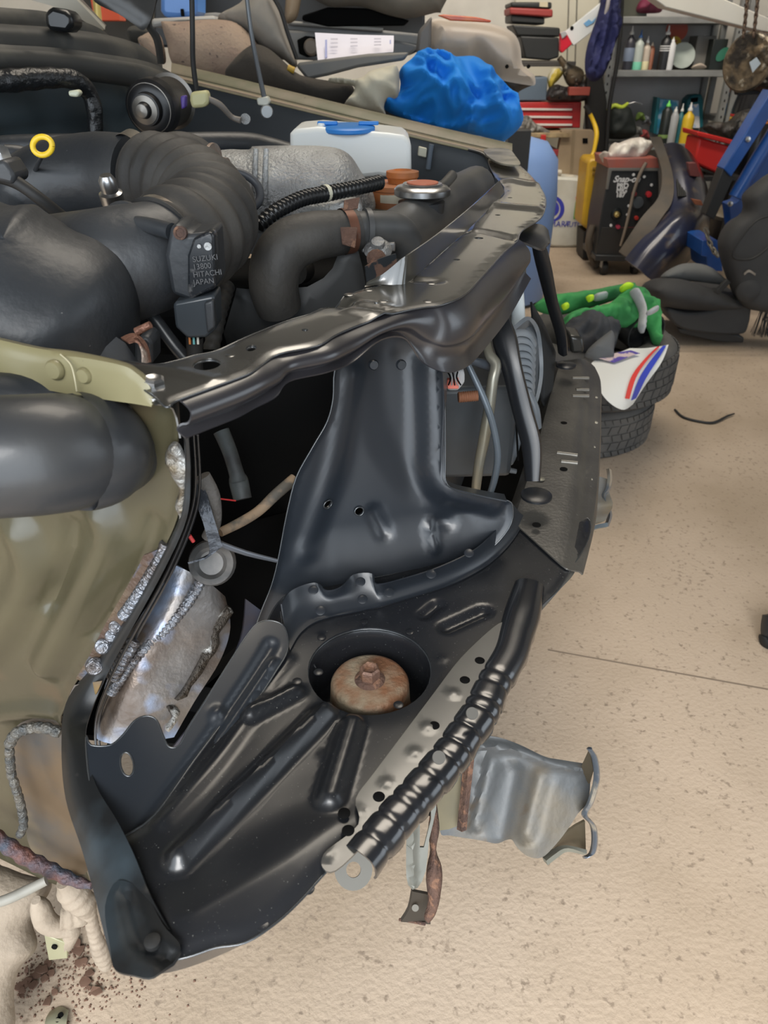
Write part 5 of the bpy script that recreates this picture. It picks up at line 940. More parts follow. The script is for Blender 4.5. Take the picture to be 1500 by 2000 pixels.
# yellow bent handle
hd = tube('bent_handle', [(1150, 218, 5.5, 4), (1158, 235, 5.5, 4), (1164, 252, 5.48, 4.5), (1165, 268, 5.46, 4.5), (1160, 295, 5.44, 4), (1152, 330, 5.42, 4), (1148, 480, 5.40, 4)], mat('handle_yellow', (.65, .42, .02), .4), None, 5, 12)
own(hd, 'yellow bent steel handle of a trolley jack, left of the shelving', 'jack handle')
tube('grip', [(1143, 206, 5.5, 4.5), (1152, 222, 5.5, 4.5)], RUBD, hd, 2, 12)
# leaning bumper (dark blue)
BB = mat('dark_blue_bumper', (.022, .026, .055), .28, 0, c2=(.035, .032, .035), sc=4, lo=.42, hi=.6, c3=(.12, .09, .065), sc3=9, lo3=.58, hi3=.72, coat=.5)
bm_ = thing('car_bumper', 'dark blue removed bumper leaning on end against the welder', 'bumper', Zp(1250, 545, 0)+Vector((.1, .15, 0)))
DB = mat('dusty_brown_plastic', (.085, .065, .045), .6, 0, c2=(.05, .042, .034), sc=8)
yB = 4.35
loft('inner_flange', [[v(1270, 268, yB+.35), v(1292, 268, yB+.30)], [v(1290, 330, yB+.2), v(1312, 340, yB+.18)], [v(1286, 385, yB+.08), v(1313, 392, yB+.05)], [v(1250, 430, yB), v(1290, 430, yB-.03)], [v(1208, 492, yB-.08), v(1232, 510, yB-.1)]], DB, bm_, (2, 5), .01)
loft('bumper_skin', [[v(1292, 285, yB+.38), v(1318, 282, yB+.34), v(1345, 300, yB+.36), v(1362, 325, yB+.45)],
                     [v(1310, 340, yB+.2), v(1335, 340, yB+.16), v(1365, 350, yB+.2), v(1378, 370, yB+.35)],
                     [v(1312, 400, yB+.05), v(1345, 400, yB), v(1372, 410, yB+.05), v(1382, 430, yB+.2)],
                     [v(1285, 440, yB-.02), v(1320, 430, yB-.10), v(1358, 438, yB-.06), v(1372, 470, yB+.12)],
                     [v(1250, 475, yB-.08), v(1280, 478, yB-.16), v(1325, 485, yB-.14), v(1345, 505, yB+.05)],
                     [v(1222, 508, yB-.1), v(1245, 525, yB-.2), v(1275, 548, yB-.18), v(1300, 545, yB)]], BB, bm_, (6, 6), .012)
tube('trim_line', [(1366, 405, yB+.02, 2.5), (1362, 430, yB-.02, 2.5), (1345, 460, yB-.09, 2.5), (1310, 510, yB-.12, 2.5), (1278, 546, yB-.16, 2.5)], M('trim_tan', .22, .18, .11), bm_, 5, 8)
for k in range(4): tube('grille_slot', [(1316+k*4, 305, yB+.28, 3), (1322+k*4, 345, yB+.16, 3), (1326+k*4, 385, yB+.03, 3)], RUBD, bm_, 3, 8)
ypr('red_panel', [(1344, 318), (1360, 318), (1368, 346), (1348, 344)], yB+.13, .04, M('dull_red_patch', .16, .045, .04), bm_, .003)
ypr('orange_patch', [(1350, 388), (1370, 392), (1374, 402), (1358, 400)], yB-.03, .02, M('dull_orange_patch', .28, .10, .05), bm_, .002)
# ---- grey shelving ----
SH = mat('shelf_grey_paint', (.22, .225, .215), .5, 0, c2=(.17, .17, .165), sc=8); ys_ = 5.9
shf = thing('metal_shelving', 'grey slotted-angle shelving unit with bottles, against the back wall', 'shelving', (v(1300, 140, ys_).x, ys_+.2, 0))
xl, xr = v(1193, 140, ys_).x, v(1418, 140, ys_).x
ztopS, z1, z2, z0 = zat(1300, 32, ys_), zat(1300, 137, ys_), zat(1370, 281, ys_), .12
for z in (ztopS, z1, z2, z0): box('shelf', ((xl+xr)/2, ys_+.2, z-.02), (xr-xl, .42, .04), SH, shf)
for x in (xl-.02, xr+.02):
    for yy_ in (ys_-.01, ys_+.41):
        p = prism('post', [(x-.02, yy_-.02, 0), (x+.02, yy_-.02, 0), (x+.02, yy_-.014, 0), (x-.014, yy_-.014, 0), (x-.014, yy_+.02, 0), (x-.02, yy_+.02, 0)], (0, 0, 1.9), SH, shf)
        if yy_ < ys_: 
            VV = []; FF = []
            for k in range(36):
                zc = .1+k*.05; n = len(VV)
                for a in range(8): VV.append((x+.005*cos(a*pi/4), yy_-.0212, zc+.010*sin(a*pi/4)))
                FF.append(tuple(range(n, n+8)))
            link('slots', mesh('slots', VV, FF), DARK, p, False)
bkp = box('shelf_back', ((xl+xr)/2, ys_+.43, 1.0), (xr-xl+.04, .01, 1.8), mat('grey_back_sheet', (.46, .45, .44), .7, 0, c2=(.38, .37, .36), sc=3), shf, b=0)
x3, x4 = xr+.06, xr+1.1
sh2 = thing('metal_shelving', 'second grey shelving bay, right of the first and behind the engine', 'shelving', (x3+.5, ys_+.2, 0))
for z in (z1, z2+.03, ztopS, zat(1425, 228, 5.95)): box('shelf', ((x3+x4)/2, ys_+.2, z-.02), (x4-x3, .42, .04), SH, sh2)
for x in (x3+.02, x4):
    for yy_ in (ys_-.01, ys_+.41): box('post', (x, yy_, .95), (.04, .04, 1.9), SH, sh2, b=.002)
# bottles
def bottle(px, py0, py1, y, rpx, c, lab, name='bottle', cap=(.7, .7, .68), c2=None, shape=0, grp='bottles on the grey shelving', band=None, zb=None):
    b = v(px, py0, y); t = zat(px, py1, y); zb = b.z if zb is None else zb; h = t-zb; r = rpx*mpp(b); base = Vector((b.x, y, zb))
    m = mat('plastic_%02x%02x%02x' % tuple(int(q*255) for q in c), c, .4)
    T = thing(name, lab, name, base, grp)
    prof = [(r*.95, 0), (r, .01), (r, h*.58), (r*.85, h*.68), (r*.36, h*.76), (r*.32, h*.8)] if shape == 0 else [(r*.95, 0), (r, .01), (r, h*.75), (r*.6, h*.83), (r*.4, h*.86)]
    lathe('body', base, (0, 0, 1), prof, m, T, 20)
    s = prof[-1][1]
    lathe('cap', base+Vector((0, 0, s)), (0, 0, 1), [(r*.42, 0), (r*.4, h*.05), (r*.2, h*.08), (r*.1, h-s)], mat('cap_%02x%02x%02x' % tuple(int(q*255) for q in cap), cap, .4), T, 14)
    if band:
        for (h0, h1, cb_) in band: lathe('label', base, (0, 0, 1), [(r*1.01, h*h0), (r*1.02, h*h0+.001), (r*1.02, h*h1), (r*1.01, h*h1+.001)], mat('label_%02x%02x%02x' % tuple(int(q*255) for q in cb_), cb_, .5), T, 20, False)
    return T
yb_ = ys_+.08
bottle(1225, 128, 50, yb_, 10, (.03, .03, .04), 'black bottle with a blue grey speckled label, leftmost on the upper shelf', band=[(.2, .5, (.18, .22, .30))], zb=z1)
bottle(1243, 129, 58, yb_, 9, (.42, .46, .42), 'clear squeeze bottle with mint green liquid and a blue tip, upper shelf', cap=(.05, .15, .4), band=[(.0, .2, (.2, .6, .42))], zb=z1)
bottle(1258, 129, 70, yb_+.03, 8, (.5, .42, .34), 'slim clear bottle with cream liquid, upper shelf beside the mint one', band=[(.0, .25, (.7, .62, .38))], zb=z1)
bottle(1268, 129, 82, yb_+.05, 6, (.30, .12, .07), 'small reddish bottle with a pale cap behind the cream one', cap=(.6, .5, .4), shape=1, zb=z1)
bottle(1294, 130, 50, yb_, 11, (.015, .015, .017), 'black polish bottle with a red dot and white lines of print, upper shelf', band=[(.48, .50, (.6, .6, .6)), (.43, .45, (.6, .6, .6)), (.53, .55, (.6, .6, .6))], zb=z1)
bottle(1306, 132, 72, yb_-.02, 7, (.60, .60, .60), 'narrow white bottle between the black one and the plates', shape=1, zb=z1)
bottle(1366, 125, 68, yb_+.10, 6, (.22, .19, .20), 'dusty grey purple bottle at the right of the upper shelf', shape=1, zb=z1)
yb2 = ys_+.06
bottle(1295, 268, 196, yb2, 10, (.015, .02, .018), 'black bottle with a bright green nozzle, lower shelf', cap=(.15, .65, .10), shape=1, band=[(.12, .2, (.18, .28, .08))], zb=z2)
bottle(1310, 272, 208, yb2-.02, 8, (.36, .37, .38), 'silver grey bottle, lower shelf beside the black one', zb=z2, shape=1)
bottle(1322, 272, 202, yb2+.03, 7, (.02, .14, .17), 'dark teal bottle with a white tip, lower shelf', zb=z2)
bottle(1337, 274, 200, yb2, 11, (.70, .47, .03), 'yellow bottle with a white tip, largest on the lower shelf', zb=z2)
# plates and bits on the upper shelf
def leaning(name, px, py, y, rpx, c, lab, cat):
    q = v(px, py, y); r = rpx*mpp(q); o = lathe(name, q, (-.1, -1, .35), [(r*.5, -.03), (r*.95, -.008), (r, 0), (r*.93, .0), (r*.5, -.02), (0, -.02)], mat(name+'_%d' % px, c, .5), None, 30); return own(o, lab, cat)
leaning('polishing_pad', 1322, 58, ys_+.2, 21, (.38, .09, .06), 'round orange red polishing pad leaning at the back of the upper shelf', 'pad')
leaning('polishing_pad', 1334, 108, ys_+.10, 23, (.28, .32, .29), 'round grey green polishing pad standing in front of the orange one', 'pad')
leaning('polishing_pad', 1318, 84, ys_+.16, 12, (.50, .33, .04), 'yellow pad edge between the orange and the grey green pads', 'pad')
bxs = box('storage_box', (v(1378, 110, ys_+.1).x, ys_+.22, z1+.10), (.13, .16, .20), M('grey_tin', .16, .155, .14), None); own(bxs, 'small dull grey tin box on the upper shelf, right of the pads', 'box')
bxs2 = box('storage_box', (v(1408, 110, ys_).x, ys_+.15, z1+.09), (.10, .2, .18), M('black_green_case', .008, .012, .010), None); own(bxs2, 'black case with a green disc at the right end of the upper shelf', 'case')
lathe('green_disc', v(1411, 106, ys_+.048), (0, -1, 0), [(.05, 0), (.05, .004), (0, .004)], M('bottle_green', .03, .16, .10), bxs2, 24, sq=.6)
rag = blob('rag', Plane(v(1365, 128, ys_+.05), (0, -1, .3)), [(1350, 132), (1358, 126), (1368, 124), (1378, 130), (1376, 134), (1354, 134)], .04, M('pale_rag', .5, .42, .34), None, .01, .006, 20, w=.03); own(rag, 'small pale rag on the front edge of the upper shelf', 'rag')
tp_ = box('storage_box', (v(1232, 20, ys_).x, ys_+.2, ztopS+.07), (.28, .2, .14), M('dusty_green_box', .07, .07, .05), None); own(tp_, 'dusty green box on the top shelf, cut by the frame', 'box')
tp2 = blob('cloth_bundle', Plane(v(1265, 12, ys_+.1), (0, -1, .2)), [(1245, 24), (1248, 4), (1262, -4), (1282, 2), (1290, 14), (1288, 25)], .08, M('crimson_cloth', .16, .02, .05), None, .012, .01, 16, w=.05); own(tp2, 'dark crimson cloth bundle on the top shelf', 'cloth')
# lower shelf boxes
TEAL = M('tool_teal', .01, .12, .15)
cs1 = ypr('tool_case', [(1284, 192), (1326, 196), (1322, 268), (1278, 262)], ys_+.16, .10, mat('teal_case_print', (.03, .20, .33), .4, 0, c2=(.25, .35, .45), sc=14, lo=.5, hi=.6), None, .006); own(cs1, 'teal power tool box with a blue printed front, left on the lower shelf', 'tool case')
ypr('case_edge', [(1284, 190), (1290, 191), (1282, 262), (1276, 260)], ys_+.15, .10, TEAL, cs1, .003)
cs2 = ypr('tool_case', [(1342, 196), (1352, 186), (1370, 184), (1374, 194), (1374, 250), (1340, 250)], ys_+.20, .12, TEAL, None, .008); own(cs2, 'teal plastic tool case with a carrying handle, behind the yellow bottle', 'tool case')
ypr('handle_recess', [(1349, 192), (1364, 190), (1363, 199), (1350, 201)], ys_+.195, .01, DARK, cs2, .003)
ypr('case_label', [(1346, 205), (1365, 203), (1367, 250), (1348, 250)], ys_+.195, .01, M('case_label_blue', .25, .42, .65, c2=(.7, .7, .72), sc=9, lo=.5, hi=.52), cs2, .001)
jb = blob('tool_bag', Plane(v(1215, 240, ys_+.05), (0, -1, .1)), [(1182, 268), (1184, 215), (1200, 205), (1225, 208), (1234, 225), (1238, 266)], .12, M('dark_bag', .010, .014, .012, rough=.7), None, .02, .012, 12, w=.07); own(jb, 'dark cloth tool bag with a lime yellow trim on the lower shelf', 'bag')
tube('lime_trim', [(1186, 216, ys_-.02, 3), (1200, 206, ys_-.03, 4), (1214, 210, ys_-.03, 4), (1226, 202, ys_, 3)], M('lime', .45, .55, .05), jb, 4, 8)
random.seed(11)
for px, py, rr_, c, lab in [(1250, 228, 9, (.10, .16, .03), 'green and black tool on the lower shelf beside the dark bag'), (1262, 235, 8, (.12, .13, .14), 'grey cordless tool on the lower shelf'), (1258, 262, 9, (.28, .05, .05), 'red handled pliers on the lower shelf'), (1246, 256, 8, (.16, .16, .15), 'grey metal tool lying under the green one')]:
    o = blob('hand_tool', Plane(v(px, py, ys_+.08), (0, -1, .2)), [(px-rr_, py+8), (px-rr_*.7, py-6), (px, py-9), (px+rr_*.8, py-4), (px+rr_, py+10), (px, py+6)], .05, mat('tool_%d%d' % (px, py), c, .5), None, .008, .008, 30, w=.03); own(o, lab, 'tool')
tube('wire_handle', [(1226, 204, ys_+.05, 1.5), (1240, 200, ys_+.05, 1.5), (1254, 204, ys_+.05, 1.5)], STEEL, jb, 4, 8)
# ---- red crate ----
RC = mat('red_crate_plastic', (.62, .03, .025), .4, 0, spec=.5)
yc_ = 4.9
crt = thing('plastic_crate', 'bright red plastic crate perched in front of the lower shelf', 'crate', v(1390, 330, yc_+.1))
ypr('crate_body', [(1366, 268), (1434, 288), (1428, 300), (1402, 340), (1356, 318)], yc_, .22, RC, crt, .012)
ypr('crate_rim', [(1362, 256), (1442, 276), (1440, 286), (1362, 266)], yc_-.02, .26, RC, crt, .006)
# crate stand (dark trolley beneath)
st_ = thing('parts_trolley', 'dark parts trolley under the red crate', 'trolley', (v(1400, 330, yc_).x, yc_+.15, 0))
zc_ = zat(1402, 342, yc_)+.004
box('trolley_top', (v(1395, 330, yc_).x, yc_+.15, zc_-.02), (.34, .36, .03), M('trolley_dark', .02, .02, .02), st_)
for sx in (-1, 1):
    for sy_ in (-1, 1): box('trolley_leg', (v(1395, 330, yc_).x+sx*.14, yc_+.15+sy_*.15, (zc_-.03)/2), (.025, .025, zc_-.03), MATS['trolley_dark'], st_)
# ---- blue two-post lift ----
BLU = mat('lift_blue', (.012, .075, .30), .38, 0, c2=(.01, .05, .20), sc=5, coat=.3)
yl_ = 4.0
lift = thing('car_lift', 'blue vehicle lift post with raised diagonal arms at the right edge', 'car lift', (v(1500, 400, yl_).x+.1, yl_+.2, 0))
ypr('swing_arm', [(1508, 175), (1530, 190), (1428, 346), (1414, 330)], yl_-.1, .10, BLU, lift, .005)
ypr('arm_sleeve', [(1412, 330), (1434, 346), (1395, 430), (1378, 420)], yl_-.09, .08, RUBD, lift, .004)
tube('arm_tube', [(1530, 230, yl_-.05, 14), (1480, 310, yl_-.06, 14), (1436, 385, yl_-.07, 14)], BLU, lift, 1, 20)
ypr('post_plate', [(1520, 250), (1620, 250), (1620, 560), (1410, 520), (1404, 495), (1430, 450), (1424, 400), (1440, 395), (1464, 360)], yl_+.05, .10, BLU, lift, .004)
box('post_column', (v(1580, 300, yl_).x+.15, yl_+.25, 1.3), (.3, .25, 2.6), BLU, lift)
ypr('base_plate', [(1372, 470), (1400, 468), (1408, 500), (1412, 530), (1382, 530), (1380, 502), (1370, 500)], yl_+.0, .25, BLU, lift, .004)
for px, py in [(1460, 272), (1426, 398)]: lathe('pivot_bolt', v(px, py, yl_-.1 if px > 1450 else yl_+.05), (0, -1, 0), [(.014, 0), (.012, .008), (0, .01)], STEEL, lift, 12)
lathe('lift_pad', v(1412, 420, yl_+.35), (0, -.3, 1), [(.07, 0), (.075, .02), (.06, .03), (0, .03)], M('tan_pad', .16, .13, .09), lift, 24)
# chain from the bumper to the lift
def chain(name, a, b, n, r, m, sag=.05, par=None):
    V = []; Fc = []; a, b = Vector(a), Vector(b); rows = []
    t = (b-a).normalized(); s = t.orthogonal().normalized(); u = t.cross(s); L = (b-a).length/n*.72
    for k in range(n):
        c = a.lerp(b, (k+.5)/n)-Vector((0, 0, sag*sin(pi*(k+.5)/n))); w = s if k % 2 else u; base = len(V); nn = t.cross(w)
        for i in range(12):
            ang = 2*pi*i/12; cc = c+t*cos(ang)*L+w*sin(ang)*L*.5; rad = (t*cos(ang)+w*sin(ang)).normalized()
            for j in range(5): q = 2*pi*j/5; V.append(cc+(rad*cos(q)+nn*sin(q))*r)
        for i in range(12):
            for j in range(5): Fc.append((base+i*5+j, base+i*5+(j+1) % 5, base+((i+1) % 12)*5+(j+1) % 5, base+((i+1) % 12)*5+j))
    return link(name, mesh(name, V, Fc), m, par)
CHM = M('chain_steel', .25, .23, .19, metal=.7)
ch = chain('chain', v(1378, 445, yl_-.02), v(1402, 498, yl_-.08), 6, .006, CHM, .02); own(ch, 'short steel chain hanging between the blue bumper and the lift foot', 'chain')
for k, (px, lab) in enumerate([(1462, 'left one of two rusty hoist chains in front of the white beam'), (1482, 'right one of two rusty hoist chains in front of the white beam')]):
    c_ = chain('chain', v(px, -20, 4.2), v(px-10, 72, 4.2), 12, .005, M('rusty_chain', .12, .08, .055, metal=.5), 0); own(c_, lab, 'chain')
# ---- white beam top right ----
wbm = ypr('white_beam', [(1240, -30), (1330, -30), (1400, -8), (1560, 60), (1560, 72), (1484, 60), (1300, 14)], 4.4, .12, M('white_painted', .66, .63, .55, c2=(.58, .55, .48), sc=3), None, .004)
own(wbm, 'long white painted panel slanting across the top right corner', 'panel')
# ---- engine hanging at right ----
EG = mat('greasy_alloy', (.16, .12, .075), .5, .5, c2=(.035, .03, .025), sc=14, lo=.42, hi=.58, c3=(.4, .36, .28), sc3=25, lo3=.62, hi3=.7, bump=.8, bsc=40)
eg = thing('gearbox', 'greasy brown gearbox casing hanging from the hoist chains', 'gearbox', v(1490, 150, 4.3))
blob('casing', Plane(v(1490, 120, 4.3), (-.2, -1, 0)), [(1452, 90), (1465, 74), (1500, 66), (1560, 70), (1600, 150), (1540, 190), (1480, 178), (1456, 165), (1446, 130)], .14, EG, eg, .016, .03, 14, w=.10, ridge=True)
lathe('bell_flange', v(1462, 122, 4.24), (-.8, -.6, 0), [(.12, 0), (.13, .01), (.12, .02), (.09, .02)], EG, eg, 30)
ypr('paper_tag', [(1464, 122), (1478, 112), (1486, 124), (1470, 142)], 4.16, .004, M('tag_blue_white', .42, .48, .52), eg, 0)
ypr('lower_bar', [(1440, 178), (1560, 170), (1560, 180), (1442, 186)], 4.3, .05, RUBD, eg, .003)
# ---- black drum with bands and blue can ----
dr = lathe('gas_bottle', (v(1470, 230, 5.5).x, 5.5, 0.0), (0, 0, 1), [(.13, 0), (.14, .02), (.14, .86), (.12, .97), (.05, 1.02), (.03, 1.08), (0, 1.08)], M('gloss_black', .012, .012, .014, rough=.2), None, 32)
own(dr, 'black gas cylinder with red, yellow and orange bands behind the lift arm', 'gas cylinder')
for k, c in enumerate([(.50, .02, .02), (.75, .45, .05), (.60, .2, .03)]):
    z = zat(1470, 226+k*6, 5.36); lathe('painted_band', (v(1470, 230, 5.5).x, 5.5, z-.012), (0, 0, 1), [(.1405, 0), (.1415, .001), (.1415, .012), (.1405, .013)], mat('band_%d' % k, c, .4), dr, 32, False)
bc = ypr('blue_can', [(1432, 172), (1448, 168), (1440, 225), (1420, 228)], 5.95, .10, mat('blue_can_print', (.03, .14, .35), .4, 0, c2=(.55, .55, .58), sc=9, lo=.52, hi=.55), None, .01); own(bc, 'blue and white oil can right of the shelving upright', 'can')
ypr('red_badge', [(1426, 172), (1434, 171), (1433, 180), (1425, 181)], 5.94, .005, M('badge_red', .5, .03, .05), bc, 0)
dk_ = blob('engine_parts_heap', Plane(v(1400, 245, 5.3), (0, -1, .2)), [(1372, 250), (1390, 238), (1420, 238), (1440, 220), (1470, 215), (1480, 260), (1450, 290), (1400, 270)], .10, M('oily_black_parts', .015, .014, .013, c2=(.06, .05, .04), sc=18, bump=1, bsc=40), None, .02, .03, 18, w=.06); own(dk_, 'heap of oily black engine parts above the red crate', 'engine parts', kind='stuff')
# ---- red tool chest, trolley, cardboard ----
RED = mat('tool_chest_red', (.50, .025, .02), .4, 0, c2=(.38, .02, .02), sc=4)
ych = 5.82
chs = thing('tool_chest', 'red steel tool chest with silver drawer strips', 'tool chest', v(1070, 262, ych+.1))
ypr('body', [(985, 200), (1136, 199), (1133, 250), (985, 250)], ych, .30, RED, chs, .005)
for k, py in enumerate((213, 228, 243)):
    dd = ypr('drawer', [(990, py-9), (1119, py-9), (1118, py+4), (990, py+4)], ych-.008, .02, M('drawer_red', .42, .02, .02), chs, .002)
    ypr('drawer_strip', [(990, py-2), (1118, py-1), (1117, py+3), (990, py+2)], ych-.018, .012, M('aluminium_strip', .70, .66, .62, rough=.35), dd, .001)
trl = thing('workshop_trolley', 'dark red trolley with a wooden top board below the tool chest', 'trolley', (v(1040, 400, ych).x, ych, 0))
zb = zat(1050, 262, ych-.1)
box('board', (v(1030, 262, ych).x-.05, ych+.02, zb), (.62, .42, .03), M('worn_wood', .42, .32, .18, c2=(.22, .16, .09), sc=12), trl)
DR = M('trolley_red', .28, .03, .035)
for z in (zb-.11, .42, .12): box('tray', (v(1030, 262, ych).x-.06, ych+.02, z), (.52, .36, .04), DR, trl)
for x in (v(1058, 300, ych-.2).x, v(1058, 300, ych-.2).x-.53):
    for yy_ in (ych-.19, ych+.19): box('trolley_leg', (x, yy_, (zb+.03)/2), (.035, .035, zb-.02), RED, trl)
jr = blob('glass_jar_heap', Plane(v(1030, 250, ych-.12), (0, -1, .1)), [(1008, 262), (1012, 235), (1030, 225), (1045, 240), (1060, 248), (1075, 262)], .05, M('dusty_glass', .22, .21, .19, c2=(.08, .07, .06), sc=25), None, .01, .015, 30, w=.04); own(jr, 'heap of small grey fittings on the wooden board of the trolley', 'fittings', kind='stuff')
cdb = ypr('cardboard_box', [(1098, 254), (1158, 254), (1162, 262), (1158, 330), (1152, 352), (1085, 352), (1090, 300)], 5.66, .07, mat('brown_cardboard', (.33, .25, .16), .85, 0, c2=(.27, .2, .13), sc=4), None, .004); own(cdb, 'flattened brown cardboard box standing behind the jerrycan', 'cardboard box')
ypr('box_flap', [(1118, 254), (1124, 254), (1118, 352), (1112, 352)], 5.655, .01, M('flap_dark', .24, .18, .11), cdb, 0)
ypr('dark_label', [(1138, 270), (1148, 270), (1148, 280), (1138, 280)], 5.655, .01, DARK, cdb, 0)
cbp = box('cardboard_box', (v(1125, 400, 5.7).x-.03, 5.70, zat(1120, 352, 5.66)/2), (.32, .06, zat(1120, 352, 5.66)), M('dark_carton', .10, .08, .06), None); own(cbp, 'shadowed lower carton carrying the brown cardboard, behind the jerrycan', 'cardboard box')
# ---- grey blue crate and power tools on the chest ----
gb = ypr('plastic_crate', [(1020, 152), (1070, 150), (1068, 197), (1008, 197)], ych+.0, .25, M('slate_blue_plastic', .11, .15, .20), None, .008); own(gb, 'slate blue plastic crate on the tool chest beside the grey bumper', 'crate')
yd = blob('power_tool', Plane(v(1085, 150, ych+.05), (0, -1, .1)), [(1070, 150), (1078, 134), (1092, 132), (1100, 142), (1092, 155), (1082, 165), (1074, 175), (1070, 165)], .05, M('tool_yellow', .55, .42, .06, c2=(.6, .55, .4), sc=18, lo=.5, hi=.56), None, .008, .006, 20, w=.03); own(yd, 'yellow power tool on top of the tool chest', 'power tool')
gm = tube('gear_motor', [(1092, 112, ych, 5), (1104, 128, ych, 7), (1112, 140, ych, 14), (1124, 152, ych, 18), (1136, 162, ych, 12), (1152, 144, ych-.02, 5)], EG, None, 3, 16); own(gm, 'greasy metal starter motor above the tool chest', 'motor')
bt = blob('hand_tool', Plane(v(1100, 175, ych+.02), (0, -1, .2)), [(1070, 175), (1085, 165), (1105, 170), (1130, 160), (1146, 168), (1148, 196), (1072, 198)], .08, M('black_tool_heap', .015, .015, .015, c2=(.06, .05, .05), sc=20), None, .012, .02, 22, w=.05); own(bt, 'black hand tools in a heap under the starter motor, on the red chest', 'tools', kind='stuff')
rb_ = box('storage_box', v(1130, 178, ych-.08), (.14, .06, .05), M('dull_red_box', .32, .06, .04), None); own(rb_, 'small dull red box on the right of the tool heap', 'box')
# ---- black case stack ----
CS = M('case_black', .018, .019, .019, rough=.5)
for poly, c, lab, y in [([(998, 4), (1078, 4), (1078, 17), (998, 14)], CS, 'thin black case with a cream sticker, topmost of the stack', 6.0), ([(996, 14), (1080, 18), (1080, 34), (996, 28)], M('case_red', .30, .04, .035), 'thin red case, second of the stack', 6.0), ([(998, 28), (1064, 34), (1064, 48), (998, 44)], CS, 'thin black case directly under the red one', 6.02), ([(1000, 48), (1094, 54), (1094, 72), (1010, 70)], CS, 'wide black lid case in the middle of the stack', 5.98), ([(1016, 70), (1092, 73), (1092, 112), (1072, 118), (1026, 114)], CS, 'large black tool case at the bottom of the stack', 5.97)]:
    o = ypr('tool_case', poly, y, .30, c, None, .01); own(o, lab, 'tool case', 'tool cases stacked on the wall shelf')
    if 'sticker' in lab: ypr('sticker', [(1054, 4), (1070, 4), (1070, 14), (1054, 13)], 5.995, .004, M('cream_sticker', .55, .48, .34), o, 0)
bkt = box('wall_shelf', (v(1050, 120, 6.0).x, 6.25, zat(1050, 118, 5.98)-.02), (.48, .75, .03), M('shelf_board', .05, .045, .04), None); own(bkt, 'dark board shelf carrying the stack of tool cases', 'shelf')
# ---- panelled white door behind, vertical boards ----
d0 = struct(box('door_1', (v(1120, 100, 7.0).x+.05, 7.0, 1.0), (1.1, .06, 2.3), mat('cream_door', (.60, .57, .47), .6), None))
for px in (1112, 1128): tube('door_groove', [(px, -40, 6.96, 1.2), (px-6, 160, 6.96, 1.2)], M('groove', .2, .19, .16), d0, 1, 6)
# white sign panel with rear lamp
sgn = ypr('van_panel', [(1104, 62), (1180, 0), (1196, -30), (1225, -30), (1202, 10), (1160, 60), (1120, 90)], 5.6, .03, M('van_white', .62, .64, .64, c2=(.55, .57, .58), sc=4), None, .004); own(sgn, 'white vehicle panel with a blue print hanging diagonally by the door', 'panel')
ypr('blue_print', [(1140, 46), (1150, 38), (1156, 42), (1164, 34), (1160, 44), (1146, 52)], 5.595, .004, M('print_cyan', .15, .35, .60), sgn, 0)
lathe('panel_bolt', v(1117, 55, 5.6), (0, -1, 0), [(.012, 0), (.01, .004), (0, .005)], DARK, sgn, 12)
lmp = ypr('tail_lamp', [(1096, 64), (1104, 60), (1118, 86), (1098, 104), (1094, 98)], 5.56, .06, mat('lamp_red', (.55, .01, .03), .2, 0, spec=.8), None, .006); own(lmp, 'red tail lamp at the lower end of the white panel', 'lamp')
ypr('clear_lens', [(1095, 64), (1104, 60), (1108, 68), (1098, 76)], 5.55, .02, M('lens_grey', .35, .35, .36, rough=.2), lmp, .003)
# ---- navy jacket ----
jk = blob('overalls', Plane(v(1175, 80, 5.45), (0, -1, .05)), [(1180, -40), (1215, -40), (1212, 20), (1214, 50), (1200, 90), (1190, 120), (1176, 150), (1160, 160), (1145, 150), (1142, 120), (1148, 85), (1162, 45), (1172, 10)], .06, mat('navy_cloth', (.012, .016, .085), .8, 0, c2=(.008, .010, .05), sc=6), None, .014, .035, 9, w=.04, sm=2, stretch=(2.2, .6)); own(jk, 'navy blue overalls hanging beside the shelving', 'overalls')
tube('pale_sleeve_lining', [(1192, -20, 5.38, 4), (1186, 15, 5.38, 4), (1180, 34, 5.39, 2)], M('grey_lining', .32, .30, .30), jk, 3, 10)
pst = ypr('dark_curtain', [(1146, 150), (1178, 150), (1186, 200), (1182, 300), (1165, 470), (1148, 470), (1150, 300)], 5.75, .10, M('black_hanging', .012, .011, .010, rough=.8), None, .01); own(pst, 'tall black cover hanging left of the grey shelving', 'cover')
pol = tube('black_hose', [(1216, -30, 5.7, 4), (1212, 60, 5.7, 4), (1204, 130, 5.7, 4), (1190, 210, 5.7, 4), (1184, 300, 5.7, 4)], RUBD, None, 5, 10); own(pol, 'long black hose hanging in front of the left shelving post', 'hose')
# ---- light blue drum ----
dq = Zp(1040, 605, 0)
dru = lathe('plastic_drum', (v(985, 400, dq.y+.1).x, dq.y+.25, 0), (0, 0, 1), [(.25, 0), (.28, .02), (.29, .3), (.295, .55), (.28, .72), (.22, .80), (.10, .83), (0, .83)], M('pale_blue_plastic', .20, .32, .60, rough=.45), None, 40)
own(dru, 'pale blue rounded plastic drum standing behind the slam panel corner', 'drum')
